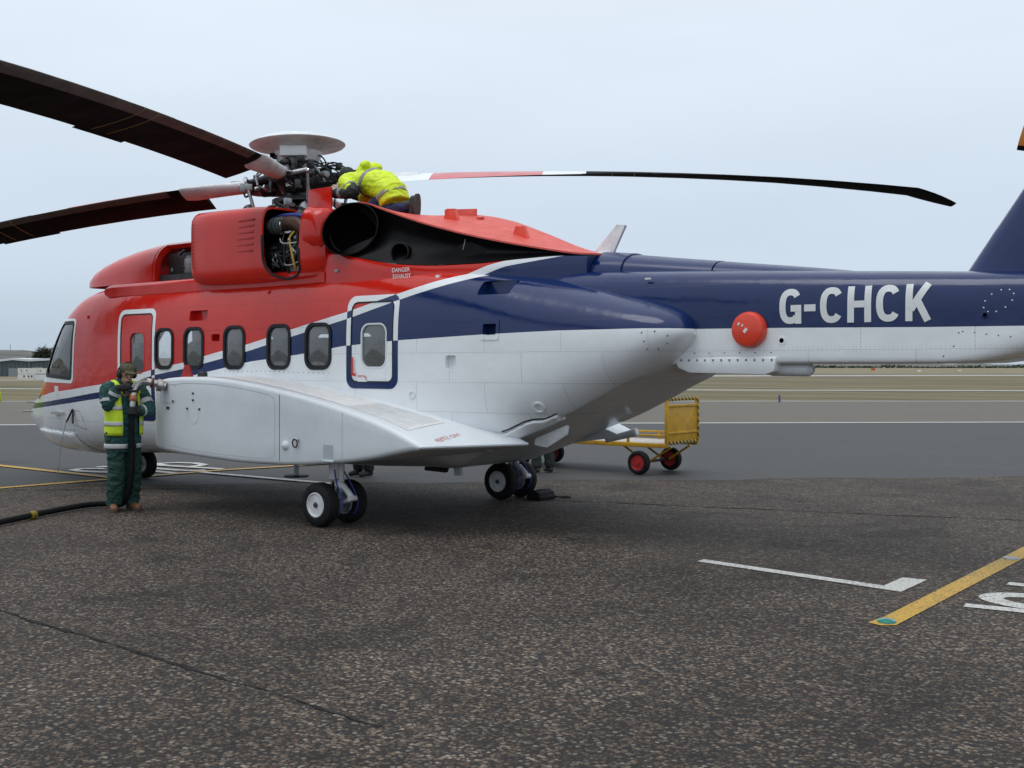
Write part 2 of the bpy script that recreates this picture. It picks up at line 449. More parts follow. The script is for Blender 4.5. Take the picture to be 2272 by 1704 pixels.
# sealed crack running across the near apron
def ribbon(name, pts, w, z, m, kind='structure', jit=0.0, rnd=None):
    pts = [Vector((p[0], p[1], 0)) for p in pts]; v, f = [], []
    for i, p in enumerate(pts):
        t = (pts[min(i + 1, len(pts) - 1)] - pts[max(i - 1, 0)]).normalized(); nn = Vector((-t.y, t.x, 0))
        ww = w * (1 + (random.uniform(-jit, jit) if jit else 0))
        v += [p + nn * ww / 2 + Vector((0, 0, z)), p - nn * ww / 2 + Vector((0, 0, z))]
    f = [(2 * i, 2 * i + 1, 2 * i + 3, 2 * i + 2) for i in range(len(pts) - 1)]
    return tag(mesh_obj(name, v, f, m), kind=kind)
def jitter_line(a, b, n, amp):
    a, b = Vector(a), Vector(b); t = (b - a).normalized(); nn = Vector((-t.y, t.x))
    o, out = 0.0, []
    for k in range(n + 1):
        o = o * 0.85 + random.gauss(0, amp)
        out.append(a.lerp(b, k / n) + nn * o)
    return out
def gp(u, d): p = far(u, d); return (p.x, p.y)
ribbon('tarmac_seam', jitter_line(gp(-4.2, 8.4), gp(-0.62, 5.35), 70, 0.006), 0.024, 0.004, M_BITUMEN, jit=0.95)
ribbon('tarmac_seam', jitter_line(gp(-0.3, 14.6), gp(6.2, 12.3), 60, 0.012), 0.03, 0.004, M_BITUMEN, jit=0.9)
ribbon('tarmac_seam', jitter_line(gp(-8.2, 15.5), gp(-4.4, 15.7), 40, 0.01), 0.04, 0.004, M_BITUMEN, jit=0.9)
# painted markings, all laid out along the stand's own axes
sheet('painted_arrow', [(13.18, -1.20), (15.05, -1.43), (15.05, -0.82), (14.86, -0.84), (14.86, -1.27), (13.18, -1.07)], 0.005, M_WPAINT)
sheet('yellow_stand_line', [(15.22, -2.58), (15.25, -2.36), (15.22, 6.5), (15.40, 6.5), (15.40, -2.55), (15.32, -2.62)], 0.005, M_YPAINT)
def arc(cx, cy, rx, ry, a0, a1, n=14): return [(cx + rx * math.cos(R(a0 + (a1 - a0) * k / n)), cy + ry * math.sin(R(a0 + (a1 - a0) * k / n))) for k in range(n + 1)]
ribbon('stand_number', [(15.60, -0.58), (15.9, -0.56), (16.6, -0.56)], 0.13, 0.005, M_WPAINT)
ribbon('stand_number', arc(16.0, -1.19, 0.36, 0.22, 60, 300, 20), 0.17, 0.005, M_WPAINT)
ribbon('stand_number', [(15.57, -1.62), (16.0, -1.56), (16.6, -1.5)], 0.13, 0.005, M_WPAINT)
ribbon('lead_in_line', [(-9, -0.14), (2.62, -0.14)], 0.16, 0.005, M_YPAINT)
ribbon('stop_line', [(2.58, -6.0), (2.60, -1.9), (2.70, -0.3), (2.74, 0.6), (2.8, 1.6), (3.05, 2.6), (3.5, 4.5)], 0.15, 0.009, M_YPAINT)
SW = 0.17
ribbon('ground_lettering', [(1.05, 0.62), (0.86, 0.52), (0.74, 0.36), (0.82, 0.19), (1.1, 0.14), (1.4, 0.2), (1.7, 0.32)], SW, 0.005, M_WPAINT)
ribbon('ground_lettering', [(0.67, 0.71), (0.71, 0.89)], SW, 0.005, M_WPAINT)
ribbon('ground_lettering', [(1.2, 1.68), (0.86, 1.76), (0.99, 2.09), (1.35, 2.22), (1.72, 2.12), (1.85, 1.86), (1.8, 1.78)], SW, 0.005, M_WPAINT)
ribbon('ground_lettering', [(1.02, 1.53), (1.79, 1.65), (2.67, 1.78)], SW, 0.009, M_WPAINT)
ribbon('ground_lettering', [(1.3, 1.19), (1.8, 1.19), (2.23, 1.22), (2.5, 1.32), (2.59, 1.5)], SW, 0.005, M_WPAINT)
ribbon('ground_lettering', [(1.6, 0.87), (2.62, 0.89)], SW, 0.005, M_WPAINT)
ribbon('ground_line', [(2.9, 1.2), (4.6, 1.25), (6.0, 1.3)], 0.14, 0.013, M_WPAINT)
# ------------------------------------------------------------------ helicopter: hull shape (x aft from the nose tip, y to starboard, z up)
HW = interp([(0, .05), (.04, .10), (.12, .155), (.3, .24), (.6, .375), (1.0, .54), (1.5, .725), (2.0, .875), (2.5, .995), (3.0, 1.075), (3.6, 1.12), (4.5, 1.13),
             (9.6, 1.13), (10.4, 1.125), (11.0, 1.11), (11.5, 1.085), (12.0, 1.06), (12.4, 1.03), (12.6, .985), (12.74, .91), (12.82, .82), (12.86, .70)])
HT = interp([(0, .98), (.04, 1.03), (.12, 1.09), (.3, 1.18), (.6, 1.30), (1.0, 1.44), (1.35, 1.60), (1.75, 2.02), (2.1, 2.35), (2.5, 2.63), (3.0, 2.83), (3.6, 2.90), (4.5, 2.93),
             (9.0, 2.90), (9.8, 2.84), (10.4, 2.76), (10.9, 2.69), (11.5, 2.59), (12.0, 2.49), (12.5, 2.37), (12.7, 2.30), (12.82, 2.21), (12.86, 2.11)])
HB0 = interp([(0, .88), (.04, .835), (.12, .775), (.3, .70), (.6, .59), (1.0, .495), (1.5, .43), (2.0, .415), (2.5, .415), (4.0, .46), (8.5, .52), (9.6, .56), (12.86, .56)])
HBE = interp([(12.40, 1.60), (12.6, 1.70), (12.72, 1.79), (12.80, 1.875), (12.86, 1.98)])
# flat rear ramp under the tail: height of its plane
ZR = interp([(9.6, .555), (9.95, .615), (10.28, .745), (10.93, 1.01), (11.4, 1.19), (11.85, 1.40), (12.1, 1.525), (12.40, 1.655)])
HC = interp([(0, .92), (.3, .95), (1.0, 1.08), (2.0, 1.4), (3.0, 1.55), (4.0, 1.6), (9.5, 1.62), (10.5, 1.72), (11.2, 1.82), (12.0, 1.95), (12.6, 2.03), (12.86, 2.04)])
HNU = interp([(0, 2.1), (.6, 2.3), (1.2, 2.8), (2.0, 4.2), (2.6, 4.8), (3.4, 4.6), (5.0, 4.5), (9.5, 4.5), (10.5, 4.0), (11.2, 3.2), (12.0, 2.7), (12.86, 2.2)])
HNL = interp([(0, 2.1), (.6, 2.4), (1.5, 3.0), (4, 3.3), (9.6, 3.3), (10.3, 3.0), (10.9, 2.9), (12.3, 2.9), (12.6, 2.5), (12.86, 2.2)])
def HB(x):
    if x <= 9.6: return HB0(x)
    if x >= 12.40: return HBE(x)
    k = min(1.0, (x - 9.6) / .9); n_ = HNL(x); fr = (1 - .74 ** n_) ** (1 / n_)
    return HC(x) - (HC(x) - ZR(x)) / (1 - (1 - fr) * k)
def hull_floor(x): return ZR(x) if 9.6 < x < 12.40 else -9.0
def hull_y(x, z):
    """half width of the hull at height z"""
    zc = HC(x)
    if z < hull_floor(x): return 0.0
    if z >= zc: h, n = HT(x) - zc, HNU(x)
    else: h, n = zc - HB(x), HNL(x)
    t = abs(z - zc) / max(h, 1e-6)
    return 0.0 if t >= 1 else HW(x) * (1 - t ** n) ** (1 / n)
# ------------------------------------------------------------------ helicopter paint
RED, WHITE, BLUE = (0.58, 0.017, 0.008), (0.80, 0.825, 0.84), (0.003, 0.018, 0.094)
def float_curve(n, l, xsock, pts, xmax=18.0, ymax=5.0):
    s = n.new('ShaderNodeMath'); s.operation = 'DIVIDE'; s.inputs[1].default_value = xmax; l.new(xsock, s.inputs[0])
    f = n.new('ShaderNodeFloatCurve'); l.new(s.outputs[0], f.inputs['Value'])
    c = f.mapping.curves[0]
    c.points[0].location = (0, pts[0][1] / ymax); c.points[1].location = (1, pts[-1][1] / ymax)
    for x, y in pts: c.points.new(min(max(x / xmax, 0.0005), 0.9995), y / ymax)
    for p in c.points: p.handle_type = 'VECTOR'
    f.mapping.update()
    m = n.new('ShaderNodeMath'); m.operation = 'MULTIPLY'; m.inputs[1].default_value = ymax; l.new(f.outputs[0], m.inputs[0])
    return m.outputs[0]
def cmp(n, l, a, b):
    m = n.new('ShaderNodeMath'); m.operation = 'GREATER_THAN'; l.new(a, m.inputs[0]); l.new(b, m.inputs[1]); return m.outputs[0]
L_RW = [(0, 1.17), (1.59, 1.266), (2.0, 1.317), (2.82, 1.373), (3.77, 1.464), (5.04, 1.68), (5.70, 1.771), (6.22, 1.87), (7.0, 1.995), (7.84, 2.17), (8.72, 2.34), (9.5, 2.525), (9.91, 2.627), (10.19, 2.69), (10.39, 2.734), (11.0, 3.2), (18, 4.8)]
L_WB = [(0, 1.09), (1.42, 1.154), (2.0, 1.191), (2.81, 1.258), (3.77, 1.362), (5.04, 1.603), (5.70, 1.688), (6.37, 1.799), (7.0, 1.91), (7.84, 2.083), (8.73, 2.261), (9.52, 2.453), (9.95, 2.553), (10.26, 2.623), (10.6, 2.704), (11.2, 3.1), (18, 4.7)]
L_BW = [(0, 1.0), (1.42, 1.074), (1.98, 1.113), (2.80, 1.177), (3.76, 1.27), (5.09, 1.49), (5.70, 1.574), (6.37, 1.677), (7.0, 1.774), (7.84, 1.85), (8.63, 1.945), (9.49, 1.999), (10.72, 2.044), (11.56, 2.066), (12.52, 2.07), (13.76, 2.059), (14.98, 2.041), (15.69, 2.037), (18, 2.03)]
S_RW = [(0, 0.1), (9.5, 0.5), (10.0, 2.62), (10.49, 2.79), (11.05, 2.912), (11.6, 3.04), (18, 4.5)]
S_WB = [(0, 0.05), (9.6, 0.4), (10.15, 2.58), (10.65, 2.763), (11.40, 2.88), (12.0, 2.98), (18, 4.4)]
def livery(name, rw, wb, bw, swap=False, seams=True, rough=0.10):
    m, n, l, b = principled(name)
    tc = n.new('ShaderNodeTexCoord'); v = tc.outputs['Object']
    sp = n.new('ShaderNodeSeparateXYZ'); l.new(v, sp.inputs[0])
    X, Z = sp.outputs['X'], sp.outputs['Z']
    above_rw = cmp(n, l, Z, float_curve(n, l, X, rw)); above_wb = cmp(n, l, Z, float_curve(n, l, X, wb)); above_bw = cmp(n, l, Z, float_curve(n, l, X, bw))
    if swap:   # the bands round the doors: white on red or blue, blue on white
        c = mixc(n, l, above_bw, BLUE, WHITE); c = mixc(n, l, above_wb, c.outputs[2], BLUE); c = mixc(n, l, above_rw, c.outputs[2], WHITE)
    else:
        c = mixc(n, l, above_bw, WHITE, BLUE); c = mixc(n, l, above_wb, c.outputs[2], WHITE); c = mixc(n, l, above_rw, c.outputs[2], RED)
    # grime: faint streaks and blotches, plus lighter weathering
    g = noise(n, l, v, 2.4, 7, 0.66, 0.3); gf = maprange(n, l, g.outputs['Fac'], 0.34, 0.66, 0.94, 1.02)
    vm = n.new('ShaderNodeVectorMath'); vm.operation = 'SCALE'; l.new(c.outputs[2], vm.inputs[0]); l.new(gf.outputs[0], vm.inputs['Scale'])
    col = vm.outputs[0]
    if seams:
        mp = n.new('ShaderNodeCombineXYZ'); l.new(X, mp.inputs[0]); l.new(Z, mp.inputs[1])
        br = n.new('ShaderNodeTexBrick'); br.offset = 0.5; br.inputs['Scale'].default_value = 1.0
        br.inputs['Brick Width'].default_value = 0.93; br.inputs['Row Height'].default_value = 0.31
        br.inputs['Mortar Size'].default_value = 0.0022; br.inputs['Mortar Smooth'].default_value = 0.3
        br.inputs['Color1'].default_value = (1, 1, 1, 1); br.inputs['Color2'].default_value = (1, 1, 1, 1); br.inputs['Mortar'].default_value = (0, 0, 0, 1)
        l.new(mp.outputs[0], br.inputs['Vector'])
        # rivet rows
        rv = n.new('ShaderNodeTexVoronoi'); rv.inputs['Scale'].default_value = 26; rv.inputs['Randomness'].default_value = 0.0
        l.new(mp.outputs[0], rv.inputs['Vector'])
        rf = maprange(n, l, rv.outputs['Distance'], 0.10, 0.17, 1, 0)
        br2 = n.new('ShaderNodeTexBrick'); br2.offset = 0.5; br2.inputs['Scale'].default_value = 1.0
        br2.inputs['Brick Width'].default_value = 0.93; br2.inputs['Row Height'].default_value = 0.31; br2.inputs['Mortar Size'].default_value = 0.028; br2.inputs['Mortar Smooth'].default_value = 0
        br2.inputs['Color1'].default_value = (0, 0, 0, 1); br2.inputs['Color2'].default_value = (0, 0, 0, 1); br2.inputs['Mortar'].default_value = (1, 1, 1, 1)
        l.new(mp.outputs[0], br2.inputs['Vector'])
        rr = n.new('ShaderNodeMath'); rr.operation = 'MULTIPLY'; l.new(rf.outputs[0], rr.inputs[0]); l.new(br2.outputs['Color'], rr.inputs[1])
        d = mixc(n, l, br.outputs['Fac'], col, (0.62, 0.62, 0.62), 'MULTIPLY')
        sc = n.new('ShaderNodeMath'); sc.operation = 'MULTIPLY'; sc.inputs[1].default_value = 0.30; l.new(rr.outputs[0], sc.inputs[0])
        d2 = mixc(n, l, sc.outputs[0], d.outputs[2], (0.3, 0.3, 0.3), 'MULTIPLY')
        col = d2.outputs[2]
        # gentle oil-canning of the skin
        oc = noise(n, l, v, 3.2, 3, 0.5)
        h = n.new('ShaderNodeMath'); h.operation = 'MULTIPLY_ADD'; h.inputs[1].default_value = -0.12; l.new(br.outputs['Fac'], h.inputs[0]); l.new(oc.outputs['Fac'], h.inputs[2])
        bp = n.new('ShaderNodeBump'); bp.inputs['Strength'].default_value = 0.22; bp.inputs['Distance'].default_value = 0.03
        l.new(h.outputs[0], bp.inputs['Height']); l.new(bp.outputs[0], b.inputs['Normal']); l.new(bp.outputs[0], b.inputs['Coat Normal'])
    l.new(col, b.inputs['Base Color'])
    rg = maprange(n, l, g.outputs['Fac'], 0.34, 0.66, rough + 0.12, rough); l.new(rg.outputs[0], b.inputs['Roughness'])
    b.inputs['Coat Weight'].default_value = 0.0
    return m
M_HULL = livery('hull_livery', L_RW, L_WB, L_BW)
M_BAND = livery('door_band_livery', L_RW, L_WB, L_BW, swap=True, seams=False)
NEVER = [(0, 4.9), (18, 4.9)]
M_BOOM = livery('boom_livery', NEVER, NEVER, L_BW)
M_SPINE = livery('spine_livery', S_RW, S_WB, [(0, 0.01), (18, 0.01)], seams=False)
def paint(name, col, rough=0.16, coat=0.0, var=0.06, vscale=3.0):
    return mat(name, col, rough, coat=coat, var=var, vscale=vscale)
M_RED = paint('red_paint', RED)
M_RED_SKYLIT = mat('skylit_red_paint', (0.66, 0.10, 0.075), 0.5, var=0.14, vscale=5)  # paler red: pinkish skylight on the top cover put into the paint
M_WHITE = paint('white_paint', WHITE)
M_SPON = mat('sponson_white', (0.68, 0.715, 0.74), 0.40, coat=0.12, var=0.05, vscale=3)
M_SPTOP = mat('sponson_walkway', (0.71, 0.71, 0.70), 0.7, var=0.10, vscale=9, bump=0.15, bscale=120)
M_BLUE = paint('blue_paint', BLUE)
M_BLACK = mat('black_heat_paint', (0.004, 0.004, 0.005), 0.40, var=0.4, vscale=4, spec=0.2)
M_DEADBLACK = mat('dead_black', (0.002, 0.002, 0.002), 0.95, spec=0.0)  # sheenless black, carrying the shade inside exhaust, slot and port hole as colour
M_RUBBER = mat('black_rubber', (0.011, 0.011, 0.012), 0.7, var=0.3, vscale=14, bump=0.1, bscale=50, spec=0.22)
M_SEAL = mat('window_seal', (0.011, 0.013, 0.014), 0.5, spec=0.28)
M_STEEL = mat('grey_steel', (0.33, 0.34, 0.35), 0.38, metal=0.75, var=0.25, vscale=16)
M_DARK = mat('oily_dark_steel', (0.045, 0.045, 0.048), 0.38, metal=0.55, var=0.45, vscale=13, bump=0.2, bscale=40)
M_CHROME = mat('bright_metal', (0.72, 0.72, 0.72), 0.14, metal=1.0)
M_BROWN = mat('heat_browned_duct', (0.085, 0.045, 0.03), 0.5, metal=0.4, var=0.35, vscale=10)
M_GREYGRN = mat('grey_green_primer', (0.16, 0.19, 0.18), 0.5, var=0.25, vscale=10)
M_YHOSE = mat('yellow_hose', (0.62, 0.42, 0.05), 0.5)
M_WIRE = mat('pale_wire', (0.5, 0.5, 0.47), 0.5)
M_BLUEWRAP = mat('blue_wrap', (0.04, 0.06, 0.28), 0.6)
M_HUBW = mat('white_hub_paint', (0.66, 0.67, 0.68), 0.4, var=0.22, vscale=8)
M_DISH = mat('grey_white_dish', (0.70, 0.72, 0.73), 0.45, var=0.2, vscale=5)
M_BLADE = mat('black_blade', (0.006, 0.0055, 0.006), 0.75, var=0.35, vscale=3, spec=0.10)
M_BLEAD = mat('worn_leading_edge', (0.085, 0.072, 0.062), 0.5, metal=0.3, var=0.3, vscale=6)
M_BYEL = mat('blade_yellow_line', (0.30, 0.19, 0.02), 0.6)
M_LINING = mat('cabin_lining', (0.88, 0.89, 0.88), 0.7)
M_SEATM = mat('cabin_seat_fabric', (0.36, 0.365, 0.37), 0.85, var=0.3, vscale=20)
M_ORANGE = mat('orange_red_cover', (0.76, 0.055, 0.020), 0.38, coat=0.3, var=0.05, vscale=9)
M_LETTER = mat('white_lettering', (0.72, 0.74, 0.74), 0.4, var=0.05, vscale=9)
M_REDTXT = mat('red_lettering', (0.55, 0.03, 0.025), 0.5); M_PINKTXT = mat('faded_red_lettering', (0.62, 0.22, 0.20), 0.5)
M_SCREW = mat('fastener_head', (0.06, 0.06, 0.065), 0.4, metal=0.5)
def glass(name, tint, refl=1.0, pale_veil=0.14):
    m = bpy.data.materials.new(name); m.use_nodes = True; n, l = m.node_tree.nodes, m.node_tree.links; n.clear()
    o = n.new('ShaderNodeOutputMaterial'); t = n.new('ShaderNodeBsdfTransparent'); t.inputs[0].default_value = (*tint, 1)
    g = n.new('ShaderNodeBsdfGlossy'); g.inputs['Roughness'].default_value = 0.02; g.inputs['Color'].default_value = (refl, refl, refl, 1)
    f = n.new('ShaderNodeFresnel'); f.inputs['IOR'].default_value = 1.85
    tc = n.new('ShaderNodeTexCoord'); no = noise(n, l, tc.outputs['Object'], 1.6, 2, 0.5)
    bp = n.new('ShaderNodeBump'); bp.inputs['Strength'].default_value = 0.25; bp.inputs['Distance'].default_value = 0.02
    l.new(no.outputs['Fac'], bp.inputs['Height']); l.new(bp.outputs[0], g.inputs['Normal'])
    x = n.new('ShaderNodeMixShader'); l.new(f.outputs[0], x.inputs[0]); l.new(t.outputs[0], x.inputs[1]); l.new(g.outputs[0], x.inputs[2])
    df = n.new('ShaderNodeBsdfDiffuse'); df.inputs['Color'].default_value = (.62, .64, .63, 1); y = n.new('ShaderNodeMixShader'); y.inputs[0].default_value = pale_veil  # pale diffuse mixed into the panes, standing in for a brighter lit cabin
    l.new(x.outputs[0], y.inputs[1]); l.new(df.outputs[0], y.inputs[2]); l.new(y.outputs[0], o.inputs['Surface']); return m
M_GLASS = glass('cabin_glass', (0.97, 0.98, 0.98))
M_SCREEN = glass('cockpit_glass', (0.90, 0.94, 0.94), pale_veil=0.06)
# ------------------------------------------------------------------ helicopter
HELI = tag(empty('helicopter'), 'large red, white and dark blue transport helicopter being refuelled on the apron', 'helicopter')
def section(x, W, T, B, C_, NU, NL, off=0.0, n=88):
    """ring of the hull at x, evenly spaced along the outline"""
    w, zc, zt, zb = W(x) - off, C_(x), T(x) - off, B(x) + off
    nu, nl = NU(x), NL(x)
    P = []
    for k in range(720):
        a = 2 * math.pi * k / 720; c, s = math.cos(a), math.sin(a); e = nu if s >= 0 else nl
        P.append((w * math.copysign(abs(c) ** (2 / e), c), zc + ((zt - zc) if s >= 0 else (zc - zb)) * math.copysign(abs(s) ** (2 / e), s)))
    P = np.array(P)
    if B is HB: P[:, 1] = np.maximum(P[:, 1], hull_floor(x) + off)
    Q = np.vstack([P, P[:1]])
    dq = np.diff(Q, axis=0); ln = np.linalg.norm(dq, axis=1); an = np.unwrap(np.arctan2(dq[:, 1], dq[:, 0]))
    turn = np.abs(np.concatenate([[0], np.diff(an)]))     # crowd the points where the outline turns
    s = np.concatenate([[0], np.cumsum(ln + np.minimum(turn, .3) * .30 * ln.sum() / (2 * math.pi))])
    t = np.linspace(0, s[-1], n, endpoint=False)
    return [Vector((x, float(np.interp(q, s, Q[:, 0])), float(np.interp(q, s, Q[:, 1])))) for q in t]
def hull_loft(name, xs, off, m, n=112):
    bm = bmesh.new(); bm_rings(bm, [section(x, HW, HT, HB, HC, HNU, HNL, off, n) for x in xs])
    return from_bm(name, bm, m, None, True)
def surf(x, z, off, side=-1): return Vector((x, side * (hull_y(x, z) + off), z))
xs = [0, .015, .04, .08, .13, .2, .3, .42] + list(np.arange(.55, 12.35, .115)) + [12.42, 12.52, 12.6, 12.67, 12.73, 12.78, 12.82, 12.845, 12.86]
hull = hull_loft('fuselage', xs, 0.0, [M_HULL, M_LINING])
cav = hull_loft('cav', [1.75] + list(np.arange(1.95, 10.2, .3)) + [10.3], 0.035, [M_LINING], 48)
def cutter(polys, y0=-1.5, y1=1.5):
    bm = bmesh.new()
    for p in polys: bm_rings(bm, [[Vector((x, y0, z)) for x, z in p], [Vector((x, y1, z)) for x, z in p]])
    return from_bm('cut', bm, [M_HULL])
def rpoly(pts, r, n=6):
    out = []; N = len(pts)
    for i in range(N):
        p, a, b = Vector(pts[i]), Vector(pts[i - 1]), Vector(pts[(i + 1) % N])
        u, v = (a - p).normalized(), (b - p).normalized()
        ang = u.angle(v); t = r / math.tan(ang / 2)
        s, e = p + u * t, p + v * t
        c = p + (u + v).normalized() * (r / math.sin(ang / 2))
        a0 = math.atan2(*(s - c).yx); a1 = math.atan2(*(e - c).yx)
        d = (a1 - a0 + math.pi) % (2 * math.pi) - math.pi
        for k in range(n + 1):
            aa = a0 + d * k / n; out.append((c.x + r * math.cos(aa), c.y + r * math.sin(aa)))
    return out
def grow(poly, d):
    """offset an outline outwards by d"""
    N = len(poly); P = [Vector(p) for p in poly]
    area = sum(P[i].x * P[(i + 1) % N].y - P[(i + 1) % N].x * P[i].y for i in range(N)); sg = 1 if area > 0 else -1
    out = []
    for i in range(N):
        t = (P[(i + 1) % N] - P[i - 1]); nn = Vector((t.y, -t.x)) * sg
        if nn.length < 1e-9: nn = Vector((0, 0))
        else: nn.normalize()
        out.append(tuple(P[i] + nn * d))
    return out
WIN = [(5.035, 5.445), (5.665, 6.085), (6.485, 6.905), (7.315, 7.745), (7.995, 8.445)]
win_in = [rrect(a + .038, b - .038, 1.716, 2.184, .105) for a, b in WIN]
exit_win = rrect(8.925, 9.315, 1.70, 2.19, .11)
fdoor_win = rrect(4.45, 4.80, 1.62, 2.18, .11)
ckpt = rpoly([(1.74, 1.60), (2.835, 1.555), (2.918, 2.343), (2.41, 2.35)], .05)
REC = [(5.76, 6.13, 2.30, 2.432), (6.24, 6.405, 2.032, 2.122), (10.53, 10.91, 2.455, 2.60), (10.67, 10.85, 2.03, 2.155), (10.175, 10.318, 1.69, 1.83)]
rec_polys = [rrect(a, b, c, d, .02, 3) for a, b, c, d in REC]
thru = win_in + [exit_win, fdoor_win, ckpt]
c1 = cutter(thru); c2 = cutter(rec_polys, -1.5, -0.3)
boolean(hull, [cav, c1, c2])
hull.data.polygons.foreach_set('use_smooth', [True] * len(hull.data.polygons)); hull.data.set_sharp_from_angle(angle=R(20))
hull.parent = HELI
def densify2(A, B_, step=.05):
    """subdivide two matching outlines together"""
    a2, b2 = [], []; N = len(A)
    for k in range(N):
        j = (k + 1) % N; L = math.dist(A[k], A[j]); q = max(1, int(math.ceil(L / step)))
        for i in range(q):
            t = i / q; a2.append((A[k][0] + (A[j][0] - A[k][0]) * t, A[k][1] + (A[j][1] - A[k][1]) * t)); b2.append((B_[k][0] + (B_[j][0] - B_[k][0]) * t, B_[k][1] + (B_[j][1] - B_[k][1]) * t))
    return a2, b2
def band(name, outer, inner, h, m, parent, side=-1, base=-0.01):
    outer, inner = densify2(outer, inner)
    N = len(outer); v = []
    for o_, i_ in zip(outer, inner):
        m_ = ((o_[0] + i_[0]) / 2, (o_[1] + i_[1]) / 2)
        v += [surf(*o_, base, side), surf(*o_, h, side), surf(*m_, h, side), surf(*i_, h, side), surf(*i_, base - .02, side)]
    f = []
    for k in range(N):
        j = (k + 1) % N
        for q in range(4): f.append((5 * k + q, 5 * j + q, 5 * j + q + 1, 5 * k + q + 1))
    bm = bmesh.new(); vs = [bm.verts.new(p) for p in v]
    for q in f: bm.faces.new([vs[i] for i in q])
    return from_bm(name, bm, m, parent, True, 35)
def surf_n(x, z):
    e_ = .01; du = surf(x + e_, z, 0) - surf(x - e_, z, 0); dv = surf(x, z + e_, 0) - surf(x, z - e_, 0)
    n_ = du.cross(dv).normalized(); return n_ if n_.y < 0 else -n_
def pane(name, outline, off, m, parent, side=-1, bulge=.022):
    outline = densify2(outline, outline)[0]; N = len(outline); cx = sum(p[0] for p in outline) / N; cz = sum(p[1] for p in outline) / N
    v, f = [], []
    sc = (1.0, .75, .5, .25)
    for s in sc: v += [surf(cx + (x - cx) * s, cz + (z - cz) * s, off + bulge * (1 - s * s), side) for x, z in outline]
    v.append(surf(cx, cz, off + bulge, side))
    for r_ in range(3):
        for k in range(N): f.append((r_ * N + k, r_ * N + (k + 1) % N, (r_ + 1) * N + (k + 1) % N, (r_ + 1) * N + k))
    for k in range(N): f.append((3 * N + k, 3 * N + (k + 1) % N, 4 * N))
    return mesh_obj(name, v, f, m, parent, True)
for side in (-1, 1):
    for (a, b), wi in zip(WIN, win_in):
        out = rrect(a, b, 1.675, 2.222, .14)
        fr = band('cabin_window', out, wi, .014, M_SEAL, HELI, side)
        lip = grow(wi, -.006)
        band('seal_lip', wi, lip, .004, M_RUBBER, fr, side, -.012)
        pane('window_pane', grow(wi, .01), -.012, M_GLASS, fr, side)
# forward cabin door and rear emergency exit, each with its painted band, seam and window
def door(name, x0, x1, z0, z1, bw_, wi, label, sides=(-1,), m_edge=M_WHITE):
    for side in sides:
        o = rrect(x0, x1, z0, z1, .12); i = rrect(x0 + bw_, x1 - bw_, z0 + bw_, z1 - bw_, .085)
        d = band(name, o, i, .004, M_BAND, HELI, side, .0005)
        if side == -1: tag(d, label)
        seam = rrect(x0 + bw_, x1 - bw_, z0 + bw_, z1 - bw_, .085); band('door_seam', seam, grow(seam, -.016), .0055, M_SEAL, d, side, .001)
        band('window_surround', grow(wi, .006), grow(wi, -.012), .004, m_edge, d, side)
        pane('window_pane', grow(wi, .005), -.02, M_GLASS, d, side)
    return d
door('cabin_door', 4.17, 5.03, 0.98, 2.49, .06, fdoor_win, 'forward cabin door outlined in white', (-1,), M_RED)
ex = door('emergency_exit', 8.69, 9.49, 1.468, 2.508, .068, exit_win, 'rear exit door outlined in white and blue with red handle', (-1,), M_SPON)
pane('window_pane', fdoor_win, -.02, M_GLASS, HELI, 1); pane('window_pane', exit_win, -.02, M_GLASS, HELI, 1); pane('window_pane', ckpt, -.02, M_GLASS, HELI, 1)
def on_surf_strip(name, pts, w, off, m, parent):
    v, f = [], []
    P = [Vector(p) for p in pts]
    for i, p in enumerate(P):
        t = (P[min(i + 1, len(P) - 1)] - P[max(i - 1, 0)]).normalized(); nn = Vector((-t.y, t.x)) * (w / 2)
        for q in (p + nn, p - nn): v.append(surf(q.x, q.y, off))
    for i in range(len(P) - 1): f.append((2 * i, 2 * i + 1, 2 * i + 3, 2 * i + 2))
    return mesh_obj(name, v, f, m, parent)
on_surf_strip('exit_handle', [(8.80, 1.82), (8.80, 1.72), (8.80, 1.63), (8.805, 1.625), (8.86, 1.622)], .03, .02, M_REDTXT, ex)
def text_on(name, s, x0, z0, w, h, off, m, parent, yfix=None, flip=False, bold=0.0, zdir=None):
    """flat lettering laid on the port side, reading from nose to tail"""
    me = text_mesh(s, 1.0, bold)
    co = np.empty(len(me.vertices) * 3); me.vertices.foreach_get('co', co); co = co.reshape(-1, 3)
    mn, mx = co.min(0), co.max(0)
    for i, v in enumerate(me.vertices):
        x = x0 + (co[i, 0] - mn[0]) / (mx[0] - mn[0]) * w; z = z0 + (co[i, 1] - mn[1]) / (mx[1] - mn[1]) * h
        if yfix is None: p = surf(x, z, off)
        elif callable(yfix): p = yfix(x, z)
        else: p = Vector((x, yfix, z))
        v.co = p
    return from_mesh(name, me, m, parent)
pl = band('placard', rrect(8.875, 9.02, 1.545, 1.625, .003, 2), rrect(8.94, 8.955, 1.58, 1.59, .001, 2), .006, M_LETTER, ex)
text_on('exit_text', 'EXIT', 8.885, 1.595, .065, .022, .008, M_REDTXT, ex, bold=.02)
on_surf_strip('exit_arrow', arc(8.965, 1.565, .045, .045, 0, 95, 8), .012, .009, M_REDTXT, ex)
